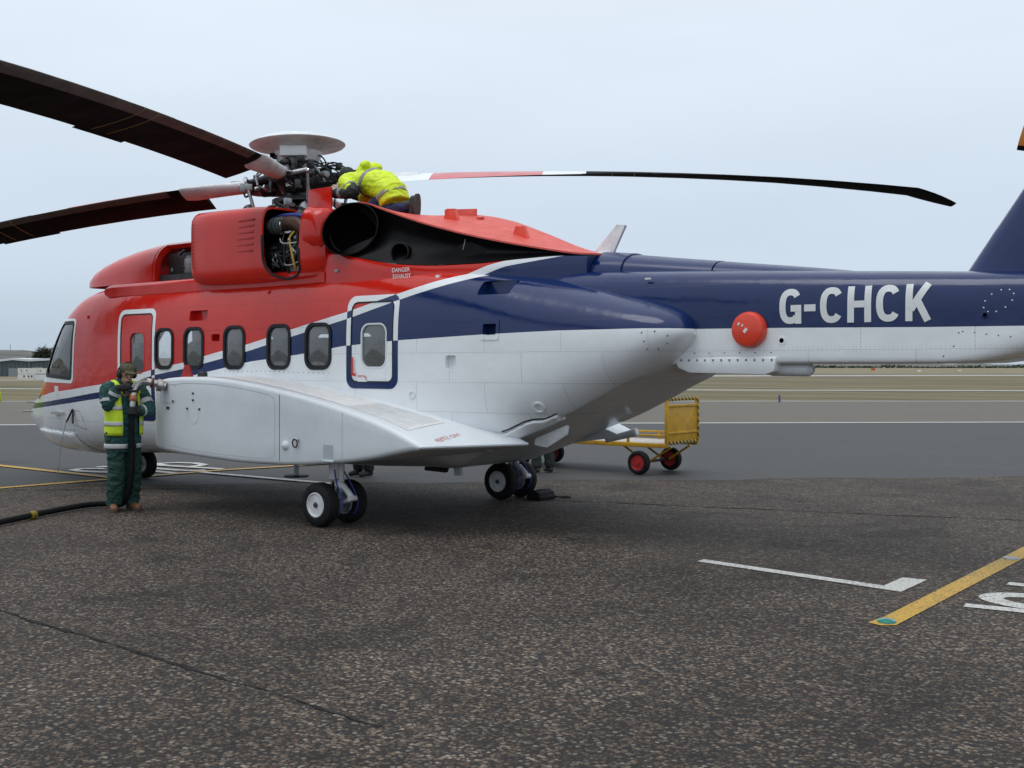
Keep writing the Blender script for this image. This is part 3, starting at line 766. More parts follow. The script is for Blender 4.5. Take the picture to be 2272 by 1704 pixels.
# cockpit side window
out = rpoly([(1.46, 1.475), (2.935, 1.468), (3.0, 2.405), (2.28, 2.425)], .075)
inn = rpoly([(1.64, 1.555), (2.89, 1.512), (2.955, 2.376), (2.36, 2.385)], .06)
cw = tag(band('cockpit_window', out, inn, .004, M_WHITE, HELI, -1, .0005), 'raked cockpit side window in a white painted surround')
o2 = inn
band('window_seal', o2, grow(ckpt, -.01), .008, M_SEAL, cw)
pane('window_pane', grow(ckpt, .01), -.015, M_SCREEN, cw)
sl_o = rpoly([(2.02, 1.69), (2.38, 1.685), (2.50, 2.0), (2.30, 2.005)], .03); band('sliding_panel', sl_o, grow(sl_o, -.02), .003, M_SEAL, cw, -1, -.03)
# windscreen panes over the cockpit roof front
def roof_pt(x, y, off):
    zc = HC(x); t = min(abs(y) / HW(x), .999); return Vector((x, y, zc + (HT(x) - zc) * (1 - t ** HNU(x)) ** (1 / HNU(x)) + off))
for sgn in (-1, 1):
    v = [roof_pt(1.22 + .13 * i, sgn * (.04 + j * (.155 + .004 * i)), .012) for i in range(9) for j in range(5)]
    f = [(i * 5 + j, i * 5 + j + 1, (i + 1) * 5 + j + 1, (i + 1) * 5 + j) for i in range(8) for j in range(4)]
    wsd = mesh_obj('windscreen', v, f, M_SCREEN, HELI, True)
    wsd.modifiers.new('s', 'SOLIDIFY').thickness = .012
# recessed steps and lamps
for (a, b, c, d) in REC:
    dep = .10 if a < 10 or a > 10.4 else .05
    y = hull_y((a + b) / 2, (c + d) / 2)
    bm = bmesh.new(); ring = rrect(a - .004, b + .004, c - .004, d + .004, .02, 3)
    N = len(ring); r0 = [bm.verts.new(surf(x, z, -.004)) for x, z in ring]; r1 = [bm.verts.new((x, -(y - dep), z)) for x, z in ring]
    for k in range(N): bm.faces.new((r0[k], r0[(k + 1) % N], r1[(k + 1) % N], r1[k]))
    bm.faces.new(r1)
    from_bm('step_recess', bm, M_HULL, HELI, recalc=False)
band('step_lip', rrect(10.64, 10.88, 1.985, 2.20, .03), rrect(10.675, 10.845, 2.035, 2.15, .02), .008, M_HULL, HELI)
def port_disc(name, x, z, r, m, m2):
    c = surf(x, z, 0); nrm = surf_n(x, z)
    o = lathe(name, [(r * 1.5, -.01), (r * 1.5, .006), (r * 1.05, .010), (r, .002), (r * .98, -.015)], c, nrm, m, HELI, 24)
    lathe('lens', [(r * .95, -.014), (r * .6, -.004), (0.001, 0.0)], c, nrm, m2, o, 20)
port_disc('position_lamp', 9.705, 1.41, .032, M_SPON, M_STEEL); port_disc('drain_port', 11.29, 1.304, .045, M_WHITE, M_STEEL)
for x, z in ((3.35, 2.42), (7.25, 2.62), (9.0, 2.72)):
    box('drain_stub', surf(x, z, .01), (.03, .02, .05), M_RED, HELI, .006)
# ------------------------------------------------------------------ cabin interior seen through the panes
box('cabin_floor', (6.2, 0, 1.02), (8.0, 1.98, .04), M_SEATM, HELI)
def seat(x, y):
    s = box('cabin_seat', (x, y, 1.28), (.46, .48, .12), M_SEATM, HELI, .04)
    bm = bmesh.new(); pts = rrect(-.22, .22, 1.3, 2.06, .16)
    bm_rings(bm, [[Vector((x + .20 + (z - 1.3) * .12, y + q, z)) for q, z in pts], [Vector((x + .29 + (z - 1.3) * .12, y + q, z)) for q, z in pts]])
    from_bm('seat_back', bm, M_SEATM, s, True, 40)
    box('seat_leg', (x, y, 1.13), (.3, .36, .18), M_STEEL, s)
for x in (5.15, 5.95, 6.75, 7.55, 8.35):
    for y in (-.72, -.2, .72): seat(x, y)
for y in (-.45, .45):
    seat(3.25, y)
box('instrument_panel', (1.95, 0, 1.50), (.22, 1.5, .42), M_SEAL, HELI, .04)
box('cabin_bulkhead', (9.9, 0, 1.85), (.05, 1.9, 1.7), M_LINING, HELI)
box('cockpit_bulkhead', (3.75, .75, 1.85), (.05, .5, 1.7), M_LINING, HELI)
# ------------------------------------------------------------------ sponsons
SP_T = [(5.95, 1.22), (5.98, 1.38), (6.07, 1.49), (6.22, 1.55), (6.45, 1.578), (6.8, 1.592), (7.2, 1.589), (7.6, 1.563), (8.0, 1.52), (8.42, 1.462), (8.8, 1.402), (9.16, 1.336), (9.5, 1.265), (9.85, 1.184), (10.2, 1.075), (10.47, .975), (10.56, .93)]
SP_B = [(10.53, .90), (10.36, .872), (10.1, .82), (9.85, .771), (9.5, .722), (9.16, .688), (8.8, .657), (8.42, .640), (7.9, .633), (7.2, .652), (6.6, .682), (6.12, .722), (6.02, .80), (5.96, .95)]
SPT = interp(SP_T); SPB = interp(sorted(SP_B) + [(10.56, .922)])
def sp_sec(x):
    zt, zb = SPT(x), SPB(max(x, 5.96)); zb = min(zb, zt - .004); r = min(.05, (zt - zb) * .48)
    yo = 1.915 - (.62 * max(0, (6.16 - x) / .21) ** 2.2 * .35 if x < 6.16 else 0) - (.10 * ((6.55 - x) / .6) ** 2 if x < 6.55 else 0)
    P = [(.85, zt), (1.1, zt), (1.35, zt), (1.6, zt), (yo - r, zt)]
    P += [(yo - r + r * math.sin(R(a)), zt - r + r * math.cos(R(a))) for a in (22, 45, 68, 90)]
    P += [(yo, zb + r + (zt - zb - 2 * r) * t) for t in (.75, .5, .25, 0)]
    P += [(yo - r + r * math.cos(R(a)), zb + r - r * math.sin(R(a))) for a in (22, 45, 68, 90)]
    P += [(1.6, zb), (1.35, zb), (1.1, zb), (.85, zb)]
    return P
def sp_shift(x, y):
    k = max(0.0, 1 - (y - 1.15) / .75); return x + (.36 * k * max(0, x - 9.0) / 1.56 if x > 9 else 0)
def sponson(side):
    bm = bmesh.new(); rings = []
    for x in [5.955, 5.97, 6.0, 6.04, 6.1, 6.18, 6.28, 6.4] + list(np.arange(6.55, 10.4, .11)) + [10.42, 10.48, 10.52, 10.545, 10.555]:
        rings.append([Vector((sp_shift(x, y), side * y, z)) for y, z in sp_sec(x)])
    bm_rings(bm, rings)
    return from_bm('sponson', bm, M_SPON, HELI, True, 40)
spL, spR = sponson(-1), sponson(1)
tag(spL, 'white fuel sponson beside the refuelling worker'); tag(spR, 'white fuel sponson on the far side')
# walkway on top of the port sponson
Ts = interp(sorted(SP_T[4:]))
def sp_top(x, y, off):
    k = max(0.0, 1 - (y - 1.15) / .75); xs_ = x
    for _ in range(4): xs_ = x - (.36 * k * max(0, xs_ - 9.0) / 1.56 if xs_ > 9 else 0)
    return Vector((x, -y, Ts(xs_) + off))
xw = np.linspace(7.0, 10.25, 40)
v = [sp_top(x, y, .004) for x in xw for y in (1.22, 1.4, 1.6, 1.78)]
mesh_obj('walkway_coating', v, [(i * 4 + j, i * 4 + j + 1, (i + 1) * 4 + j + 1, (i + 1) * 4 + j) for i in range(39) for j in range(3)], M_SPTOP, spL, True)
for k in range(9):   # ribbed non-slip strips on the aft part
    y = 1.26 + k * .058
    v = []
    for x in np.linspace(9.35, 10.2, 12): v += [sp_top(x, y, .008), sp_top(x, y + .016, .008)]
    mesh_obj('tread_strip', v, [(2 * i, 2 * i + 1, 2 * i + 3, 2 * i + 2) for i in range(11)], M_DISH, spL)
me = text_mesh('NO STEP', 1.0, .0)
co = np.array([v.co for v in me.vertices]); mn, mx = co.min(0), co.max(0)
for i, v in enumerate(me.vertices):
    a = (co[i, 0] - mn[0]) / (mx[0] - mn[0]); b_ = (co[i, 1] - mn[1]) / (mx[1] - mn[1])
    v.co = sp_top(10.62 - .17 * b_, 1.30 + .36 * (1 - a), .006) if False else sp_top(10.53 + .065 * (1 - b_) + .0, 1.70 - .34 * (1 - a), .006)
from_mesh('no_step_text', me, M_PINKTXT, spL)
# panel seams, fuel access panel and fittings on the sponson's outer face
YS = -1.9155
def sp_strip(pts, w, m=M_SEAL, off=0.0, name='panel_seam'):
    v = []; P = [Vector(p) for p in pts]
    for i, p in enumerate(P):
        t = (P[min(i + 1, len(P) - 1)] - P[max(i - 1, 0)]).normalized(); nn = Vector((-t.y, t.x)) * (w / 2)
        for q in (p + nn, p - nn): v.append((q.x, YS - .0015 - off, q.y))
    return mesh_obj(name, v, [(2 * i, 2 * i + 1, 2 * i + 3, 2 * i + 2) for i in range(len(P) - 1)], m, spL)
sp_strip([(8.47, .69), (8.47, 1.41)], .007)
M_SEAM = mat('shallow_seam', (0.46, 0.48, 0.50), 0.6)
lid = [(6.55, 1.49)] + [(x, Ts(x) - .075) for x in np.linspace(6.75, 8.3, 16)] + [(8.385, 1.36), (8.395, 1.30), (8.395, .80), (8.37, .735), (8.31, .705), (8.0, .70), (7.4, .712), (6.8, .74), (6.5, .77)]
sp_strip(lid, .006, M_SEAM)
sp_strip([(9.45, .73), (9.45, 1.24)], .004, M_SEAM)
sp_strip(rrect(6.30, 6.60, 1.28, 1.50, .03), .006, M_SEAM)
sp_strip([(6.86, 1.19)] + arc(6.94, 1.14, .10, .10, 150, 390, 12), .004, M_SEAM)
for x, z in ((6.83, 1.22), (7.06, 1.217), (6.94, 1.32), (6.94, 1.40), (6.55, 1.30)):
    box('latch', (x, YS - .004, z), (.03, .012, .022), M_SCREW, spL, .003)
box('fill_panel', (6.45, YS - .003, 1.22), (.05, .01, .03), M_SCREW, spL, .003)
lathe('fairing_bump', [(.052, 0), (.045, .02), (.025, .035), (.001, .04)], (8.57, YS, .86), (0, -1, 0), M_SPON, spL, 20)
bm = bmesh.new(); bm_tube(bm, [Vector((8.755 + .038 * math.cos(a), YS - .03, .895 + .045 * math.sin(a))) for a in np.linspace(0, 2 * math.pi, 17)], .008, 6, False)
from_bm('tie_down_ring', bm, M_DARK, spL, True); lathe('ring_boss', [(.02, 0), (.018, .03), (.001, .035)], (8.77, YS, .935), (0, -1, 0), M_CHROME, spL, 12)
# flat square on the sponson face, its grey standing in for a recess's shade
bm = bmesh.new(); a, b, c, d = 9.165, 9.315, .735, .895
for q in ([(a, YS - .002, c), (b, YS - .002, c), (b, YS - .002, d), (a, YS - .002, d)],): bm.faces.new([bm.verts.new(p) for p in q])
from_bm('step_panel', bm, mat('recess_shade_grey', (0.42, 0.46, 0.48), 0.6), spL, recalc=False)
box('step_ledge', (9.245, YS - .008, .728), (.17, .016, .02), M_SPON, spL, .004)
# red hinged fuel filler flap standing open on the sponson top
ff = prism('fuel_filler_flap', rpoly([(6.29, 1.575), (6.52, 1.575), (6.44, 1.735), (6.36, 1.735)], .02), 'y', -1.62, -1.60, mat('red_flap', (0.33, 0.012, 0.012), .45, var=.3, vscale=20), spL)
lathe('filler_cap', [(.06, 0), (.06, .05), (.04, .065), (.001, .066)], (6.56, -1.5, 1.585), (0, 0, 1), M_DARK, spL, 16)
# lower aft root fairing behind the sponson
def body_loft(name, st, m, parent, n=40, sharp=40):
    """st: (x, yc, hw, zc, hh, exponent)"""
    bm = bmesh.new(); rings = []
    for x, yc, hw, zc, hh, e in st:
        P = []
        for k in range(400):
            a = 2 * math.pi * k / 400; c, s = math.cos(a), math.sin(a)
            P.append((yc + hw * math.copysign(abs(c) ** (2 / e), c), zc + hh * math.copysign(abs(s) ** (2 / e), s)))
        P = np.array(P); Q = np.vstack([P, P[:1]]); s = np.concatenate([[0], np.cumsum(np.linalg.norm(np.diff(Q, axis=0), axis=1))])
        t = np.linspace(0, s[-1], n, endpoint=False)
        rings.append([Vector((x, float(np.interp(q, s, Q[:, 0])), float(np.interp(q, s, Q[:, 1])))) for q in t])
    bm_rings(bm, rings)
    return from_bm(name, bm, m, parent, True, sharp)
zs_0 = interp([(10.55, .98), (10.8, 1.045), (11.2, 1.18), (11.28, 1.185), (11.42, 1.16), (11.55, 1.15)])
def zs_f(x): return max(zs_0(x), hull_floor(x) + .04)
for sd in (-1,):
    bm = bmesh.new(); rows = []
    for x in np.linspace(10.5, 11.42, 20):
        ring = [p for p in section(x, HW, HT, HB, HC, HNU, HNL, 0.0, 300) if p.y < -.70 and p.z < min(zs_f(x), 1.75)]
        ring.sort(key=lambda p: math.atan2(p.z - (HC(x)), p.y + .2) % (2 * math.pi))
        q = [ring[int(round(i * (len(ring) - 1) / 15))] for i in range(16)]; c_ = Vector((x, -.3, HC(x)))
        rows.append([p + (p - c_).normalized() * (.024 * min(1, (11.44 - x) / .2)) * min(1, .15 + (-p.y - .70) / .12) for p in q])
    rows = [[Vector((p.x, p.y * -sd, p.z)) for p in r_] for r_ in rows]
    bm_rings(bm, rows, cap=False, closed=False); rf_ = from_bm('root_fairing', bm, M_WHITE, HELI, True, 60); md_ = rf_.modifiers.new('s', 'SOLIDIFY'); md_.thickness = .03; md_.offset = 0
    if sd == -1: tube('fairing_seam', [Vector((x, -(hull_y(x, zs_f(x)) + .004), zs_f(x) + .006)) for x in np.linspace(10.78, 11.43, 24)], .009, M_SEAL, rf_, 6)
bm = bmesh.new(); rows = []
for x in np.linspace(1.15, 2.74, 20):
    ring = [p for p in section(x, HW, HT, HB, HC, HNU, HNL, 0.0, 300) if p.y < -.02 and p.z < .752]
    ring.sort(key=lambda p: math.atan2(p.z - HC(x), p.y + .1) % (2 * math.pi))
    q = [ring[int(round(i * (len(ring) - 1) / 15))] for i in range(16)]; c_ = Vector((x, 0, HC(x)))
    rows.append([p + (p - c_).normalized() * .020 for p in q])
bm_rings(bm, rows, cap=False, closed=False); o_ = from_bm('chin_fairing', bm, M_WHITE, HELI, True, 60); md_ = o_.modifiers.new('s', 'SOLIDIFY'); md_.thickness = .03; md_.offset = 0
# ------------------------------------------------------------------ landing gear
def wheel(parent, c, r, w, side, rim_m, name='wheel'):
    x, y, z = c
    t = lathe(name, [(r * .56, -w * .42), (r * .62, -w * .5), (r * .80, -w * .5), (r * .94, -w * .40), (r, -w * .2), (r, w * .2), (r * .94, w * .40), (r * .80, w * .5), (r * .62, w * .5), (r * .56, w * .42)], c, (0, 1, 0), M_RUBBER, parent, 40, True)
    for s in (-1, 1):
        rm = lathe('rim', [(r * .57, .40 * w), (r * .565, .47 * w), (r * .52, .49 * w), (r * .49, .42 * w), (r * .42, .26 * w), (r * .2, .22 * w), (r * .19, .40 * w), (r * .12, .42 * w), (.001, .42 * w)], c, (0, s, 0), rim_m, t, 32)
        bm = bmesh.new()
        for k in range(5):
            a = 2 * math.pi * k / 5 + .4
            bm_lathe(bm, [(r * .045, 0), (r * .04, .02), (.001, .021)], (x + r * .33 * math.cos(a), y + s * w * .23, z + r * .33 * math.sin(a)), (0, s, 0), 8)
        bm_lathe(bm, [(r * .10, 0), (r * .08, .02), (.001, .022)], (x, y + s * w * .42, z), (0, s, 0), 12)
        from_bm('hub_bolts', bm, M_SCREW, t, True, 30)
    return t
def main_gear(yc, label):
    X = 8.95
    g = tube('main_gear', [(X, yc, .95), (X, yc, .50)], .065, M_HUBW, HELI, 16); tag(g, label)
    tube('oleo_rod', [(X, yc, .52), (X, yc, .20)], .042, M_CHROME, g, 14)
    tube('gear_brace', [(X + .09, yc + .02, .9), (X + .08, yc + .02, .36)], .032, M_HUBW, g)
    tube('axle', [(X, yc - .28, .237), (X, yc + .28, .237)], .035, M_STEEL, g, 12)
    tube('torque_link', spline([(X + .04, yc, .44), (X + .16, yc, .40), (X + .27, yc, .30)], 5), [.045] * 5 + [.035] * 5 + [.028], M_HUBW, g, 8)
    tube('torque_link', [(X + .27, yc, .30), (X + .05, yc, .22)], .024, M_HUBW, g, 8)
    tube('axle_lug', [(X + .27, yc - .05, .30), (X + .27, yc + .05, .30)], .03, M_HUBW, g, 10)
    for s in (-1, 1):
        tube('brake_line', spline([(X + .06, yc + s * .06, .6), (X + .14, yc + s * .10, .45), (X + .24, yc + s * .11, .26), (X + .16, yc + s * .13, .12), (X + .05, yc + s * .12, .16)], 6), .009, M_BLUEWRAP, g, 6)
        lathe('brake_pack', [(.12, -.03), (.12, .03)], (X, yc + s * .11, .237), (0, 1, 0), M_STEEL, g, 20)
        wheel(g, (X, yc + s * .205, .237), .237, .17, s, M_HUBW)
    return g
main_gear(-1.55, 'near main landing gear with twin wheels under the sponson')
main_gear(1.55, 'far main landing gear with twin wheels')
ng = tube('nose_gear', [(2.85, 0, .6), (2.85, 0, .25)], .05, M_HUBW, HELI, 14); tag(ng, 'nose landing gear behind the refuelling worker')
tube('axle', [(2.85, -.26, .215), (2.85, .26, .215)], .03, M_STEEL, ng)
for s in (-1, 1): wheel(ng, (2.85, s * .2, .215), .215, .16, s, M_HUBW)
# ------------------------------------------------------------------ tail boom, spine, fin, tail rotor
BW = interp([(9.8, .70), (12.0, .64), (14.0, .60), (15.4, .55), (16.2, .46), (17.0, .36)])
BT = interp([(9.8, 2.70), (11.0, 2.715), (12.8, 2.645), (14.0, 2.58), (15.3, 2.51), (16.3, 2.46), (17.0, 2.42)])
BB = interp([(9.8, 1.70), (12.0, 1.70), (13.0, 1.735), (15.0, 1.74), (15.35, 1.745), (15.7, 1.80), (16.2, 1.93), (17.0, 2.15)])
BC = interp([(9.8, 2.12), (15.3, 2.10), (17.0, 2.28)])
BNU = interp([(9.8, 4.2), (17, 4.0)]); BNL = interp([(9.8, 22), (15.0, 22), (15.5, 8), (16, 4), (17, 3)])
bm = bmesh.new(); bm_rings(bm, [section(x, BW, BT, BB, BC, BNU, BNL, 0.0, 64) for x in np.arange(9.8, 17.01, .15)])
boom = from_bm('tail_boom', bm, M_BOOM, HELI, True, 40)
def boom_y(x, z):
    zc = BC(x); h, n_ = (BT(x) - zc, BNU(x)) if z >= zc else (zc - BB(x), BNL(x))
    t = min(abs(z - zc) / h, .999); return BW(x) * (1 - t ** n_) ** (1 / n_)
def on_boom(x, z, off=.003): return Vector((x, -(boom_y(x, z) + off), z))
# registration, block capitals
def strokes(paths, w):
    """flat outlines (lists of x,y polylines with square ends) -> quads"""
    V, Fc = [], []
    for P in paths:
        P = [Vector(p) for p in P]
        b0 = len(V)
        for i, p in enumerate(P):
            if i == 0: t = (P[1] - p).normalized(); nn = Vector((-t.y, t.x)); k = 1
            elif i == len(P) - 1: t = (p - P[-2]).normalized(); nn = Vector((-t.y, t.x)); k = 1
            else:
                t0, t1 = (p - P[i - 1]).normalized(), (P[i + 1] - p).normalized(); t = (t0 + t1).normalized(); nn = Vector((-t.y, t.x)); k = 1 / max(.5, nn.dot(Vector((-t0.y, t0.x))))
            V += [p + nn * (w / 2 * k), p - nn * (w / 2 * k)]
        for i in range(len(P) - 1): Fc.append((b0 + 2 * i, b0 + 2 * i + 1, b0 + 2 * i + 3, b0 + 2 * i + 2))
    return V, Fc
h, w_ = .312, .206; s_ = .058
def C_arc(a0, a1): return [(w_ / 2 + (w_ - s_) / 2 * math.copysign(abs(math.cos(R(a))) ** .8, math.cos(R(a))), h / 2 + (h - s_) / 2 * math.copysign(abs(math.sin(R(a))) ** .8, math.sin(R(a)))) for a in np.linspace(a0, a1, 22)]
GL = {'C': [C_arc(38, 322)], 'G': [C_arc(38, 318), [(w_ - s_ / 2, 0.0), (w_ - s_ / 2, h * .46)], [(w_ * .52, h * .44), (w_, h * .44)]],
      '-': [[(0, h * .44), (.105, h * .44)]], 'H': [[(s_ / 2, 0), (s_ / 2, h)], [(w_ - s_ / 2, 0), (w_ - s_ / 2, h)], [(s_, h * .5), (w_ - s_, h * .5)]],
      'K': [[(s_ / 2, 0), (s_ / 2, h)], [(s_ * .75, h * .30), (w_ - s_ * .45, h)], [(w_ * .46, h * .58), (w_ - s_ * .40, 0)]]}
# left edge of each letter along the boom
for ch, x0 in zip('G-CHCK', (13.685, 13.915, 14.06, 14.303, 14.55, 14.795)):
    for q, P in enumerate(GL[ch]):
        P2 = []
        for a, b in zip(P, P[1:]):
            for t in np.linspace(0, 1, 10 if len(P) < 4 else 3)[:-1]: P2.append((a[0] + (b[0] - a[0]) * t, a[1] + (b[1] - a[1]) * t))
        P2.append(P[-1])
        V, Fc = strokes([P2], s_ if ch != '-' else .06)
        mesh_obj('registration_letter', [on_boom(x0 + p.x, 2.093 + p.y, .005 + .0015 * q) for p in V], Fc, M_LETTER, boom)
# round orange-red cover strapped over the beacon
cv = lathe('beacon_cover', [(.163, -.02), (.165, .02), (.160, .055), (.145, .078), (.12, .088), (.001, .092)], (13.405, -.615, 2.048), (0, -1, 0), M_ORANGE, boom, 40)
for x, z, a, b in ((13.40, 2.04, .045, .028), (13.335, 2.10, .028, .018), (13.37, 2.085, .02, .016)):
    box('cover_label', (x, -.7075, z), (a, .004, b), M_LETTER, cv, rot=Matrix.Rotation(R(-50), 3, 'Y'))
# underside fairing with screws
fb = prism('boom_fairing', [(12.62, 1.80), (12.66, 1.70), (12.78, 1.655), (13.55, 1.640), (13.64, 1.67), (13.66, 1.80)], 'y', -.625, -.30, M_WHITE, boom, .012)
lathe('antenna_pod', [(.05, 0), (.062, .05), (.062, .40), (.03, .44), (.001, .445)], (13.5, -.45, 1.69), (1, 0, 0), M_SPON, boom, 20)
bm = bmesh.new()
for x in np.linspace(12.7, 13.62, 12):
    bm_lathe(bm, [(.009, 0), (.008, .005), (.001, .006)], (x, -.628, 1.775), (0, -1, 0), 8)
for x in np.linspace(12.85, 13.62, 6): bm_lathe(bm, [(.007, 0), (.001, .005)], (x, -.645, 1.84), (0, -1, 0), 8)
for x, z in ((12.5, 2.03), (12.62, 2.04), (12.72, 2.0), (12.52, 1.95), (12.53, 1.88), (12.62, 1.88), (12.70, 1.93)): bm_lathe(bm, [(.008, 0), (.001, .005)], surf(x, z, 0), (0.3, -1, 0), 8)
for k in range(5): bm_lathe(bm, [(.006, 0), (.001, .004)], on_boom(15.25 + .09 * k, 2.0 - .012 * k, 0), (0, -1, 0), 8)
for x, z in ((15.05, 1.75), (15.1, 1.80), (15.18, 1.88), (15.22, 1.99)): bm_lathe(bm, [(.007, 0), (.001, .004)], on_boom(x, z, 0), (0, -1, 0), 8)
tag(from_bm('fasteners', bm, M_SCREW, boom), kind='stuff')
bm = bmesh.new()
for k in range(10):
    a = 2 * math.pi * k / 10; bm_lathe(bm, [(.007, 0), (.001, .004)], on_boom(15.52 + .10 * math.cos(a) + .05 * math.sin(a), 2.24 + .09 * math.sin(a), 0), (0, -1, 0), 6)
tag(from_bm('fasteners', bm, M_LETTER, boom), kind='stuff')
def boom_port(x, z, r):
    o = lathe('static_port', [(r * 1.9, -.01), (r * 1.9, .003), (r * 1.0, .004), (r, -.02)], on_boom(x, z, 0), (0, -1, 0), M_WHITE if z < 2.04 else M_BLUE, boom, 24)
    lathe('port_hole', [(r, -.004), (.001, -.003)], on_boom(x, z, .006), (0, -1, 0), M_DEADBLACK, o, 20)
boom_port(13.705, 1.947, .022); boom_port(15.42, 2.13, .017)
box('boom_strip', (12.32, -.60, 2.565), (.06, .02, .018), M_LETTER, boom)
# drive-shaft spine on top of the boom
def half_tube(name, xs_, wf, tf, bz, m, parent):
    bm = bmesh.new(); rings = []
    for x in xs_:
        rings.append([Vector((x, wf(x) * math.cos(a), bz(x) + (tf(x) - bz(x)) * max(0, math.sin(a)) ** .75 - (0.12 if k in (0, 24) else 0))) for k, a in enumerate(np.linspace(0, math.pi, 25))])
    bm_rings(bm, rings)
    return from_bm(name, bm, m, parent, True, 50)
spT = interp([(10.0, 2.93), (11.1, 2.945), (11.6, 2.90), (12.5, 2.79), (14.1, 2.595), (14.4, 2.55)])
spW = interp([(10.0, .46), (11.2, .40), (11.9, .33), (14.4, .22)])
half_tube('shaft_cover', np.arange(10.0, 11.52, .1), spW, spT, lambda x: 2.6, M_SPINE, HELI)
half_tube('shaft_cover', [11.505, 11.53, 11.8, 11.84], lambda x: spW(x) + .02, lambda x: spT(x) + .012, lambda x: 2.6, M_BLUE, HELI)
half_tube('shaft_cover', np.arange(11.82, 12.83, .1), spW, spT, lambda x: BT(x) - .1, M_BLUE, HELI)
half_tube('shaft_cover', np.arange(12.835, 14.45, .1), lambda x: spW(x) - .004, lambda x: spT(x) - .003, lambda x: BT(x) - .1, M_BLUE, HELI)
prism('blade_antenna', rpoly([(11.27, 2.90), (11.53, 2.88), (11.70, 3.195), (11.585, 3.205)], .012), 'y', -.018, .018, M_DISH, HELI, .006)
# fin
def wing(name, root, tip, m, parent, n=24):
    """root / tip: (leading-edge point, chord vector, thickness) ; thickness across y"""
    bm = bmesh.new(); rings = []
    for s in np.linspace(0, 1, 9):
        le = Vector(root[0]).lerp(Vector(tip[0]), s); ch = Vector(root[1]).lerp(Vector(tip[1]), s); th = root[2] * (1 - s) + tip[2] * s
        ring = []
        for k in range(n):
            a = 2 * math.pi * k / n; c = (1 - math.cos(a)) / 2
            t = 2.97 * math.sqrt(max(c, 0)) - 1.26 * c - 3.52 * c * c + 2.84 * c ** 3 - 1.02 * c ** 4
            ring.append(le + ch * c + Vector((0, math.copysign(1, math.sin(a)) * t * th / 2 if 0 < k < n and k != n // 2 else 0, 0)))
        rings.append(ring)
    bm_rings(bm, rings); return from_bm(name, bm, m, parent, True, 60)
fin = wing('tail_fin', ((15.06, 0, 2.42), (1.9, 0, -.1), .30), ((16.35, 0, 4.35), (1.05, 0, .1), .20), M_BLUE, HELI)
wing('fin_trailing_panel', ((15.62, 0, 2.50), (1.40, 0, 0), .36), ((16.62, 0, 4.05), (.7, 0, .1), .24), M_BLUE, fin)
TRH = Vector((17.31, -.42, 3.555))
tr = lathe('tail_rotor', [(.16, -.16), (.17, 0), (.10, .10), (.001, .12)], TRH, (0, -1, 0), M_DARK, HELI, 24)
tube('gearbox_shaft', [(TRH.x, .1, TRH.z), TRH], .12, M_DARK, tr)
for k in range(4):
    a = R(180 + 90 * k); er = Vector((math.cos(a), 0, math.sin(a))); ec = Vector((-math.sin(a), 0, math.cos(a)))
    bm = bmesh.new(); rings = []
    for r_ in (.18, .4, .5, 1.2, 1.4, 1.58, 1.675):
        cw_ = .10 if r_ < .45 else .28
        ring = []
        for q in range(16):
            b = 2 * math.pi * q / 16; tap = .82 if r_ > 1.62 else 1
            ring.append(TRH + er * (r_ - (.07 * (1 - math.cos(b)) / 2 if r_ > 1.6 else 0)) + ec * (cw_ / 2 * math.cos(b) * tap) + Vector((0, -.03 + .022 * math.sin(b), 0)))
        rings.append(ring)
    bm_rings(bm, rings)
    tb = from_bm('tail_rotor_blade', bm, M_BLADE, tr, True, 60)
    me = tb.data; me.materials.append(mat('orange_tip', (0.50, 0.16, 0.01), .5))
    for p in me.polygons:
        rr = (p.center - TRH).dot(er)
        if 1.42 < rr < 1.62: p.material_index = 1
# tailplane on the far side
wing('tailplane', ((16.45, .1, 3.9), (.9, 0, 0), .02), ((16.6, 2.4, 3.92), (.75, 0, 0), .02), M_BLUE, HELI)
# ------------------------------------------------------------------ engine deck
# ledge along the roof edge
bm = bmesh.new(); rings = []
for x, k in ((3.66, .3), (3.69, .7), (3.75, .93), (3.85, 1), (5.9, 1), (7.2, 1), (8.2, .9)):
    zc_, hh = 2.768, .098 * k
    rings.append([Vector((x, y, z)) for y, z in [(-.55, zc_ - hh), (-.985, zc_ - hh), (-1.015, zc_ - hh + .02 * k), (-1.02, zc_ + hh - .05 * k), (-.99, zc_ + hh - .012 * k), (-.95, zc_ + hh), (-.55, zc_ + hh)]])
bm_rings(bm, rings); from_bm('roof_ledge', bm, M_RED, HELI, True, 40)
bm = bmesh.new(); bm_rings(bm, [[Vector((p.x, -p.y, p.z)) for p in r_] for r_ in rings]); from_bm('roof_ledge', bm, M_RED, HELI, True, 40)
box('deck', (6.7, 0, 2.90), (5.2, 1.35, .16), M_DARK, HELI)
# forward cowling, a rounded shell slid forward, open at its rear
def shell_ring(x, hw, zt, zb, e=3.2, n=30, off=0):
    P = []
    for k in range(n + 1):
        a = math.pi * k / n
        P.append(Vector((x, (hw - off) * math.copysign(abs(math.cos(a)) ** (2 / e), math.cos(a)), zb + (zt - off - zb) * abs(math.sin(a)) ** (2 / e))))
    return P
fw = [(2.46, .40, 2.99), (2.48, .50, 3.05), (2.55, .57, 3.12), (2.7, .62, 3.20), (2.95, .66, 3.28), (3.3, .70, 3.36), (3.7, .73, 3.425), (4.1, .745, 3.465), (4.4, .75, 3.485)]
bm = bmesh.new()
outer = [shell_ring(x, w_2, zt, 2.895) for x, w_2, zt in fw]
inner = [shell_ring(x if i else x + .05, w_2, zt, 2.895, off=.035) for i, (x, w_2, zt) in enumerate(fw)]
vo = bm_rings(bm, outer, cap=False, closed=False); vi = bm_rings(bm, inner, cap=False, closed=False)
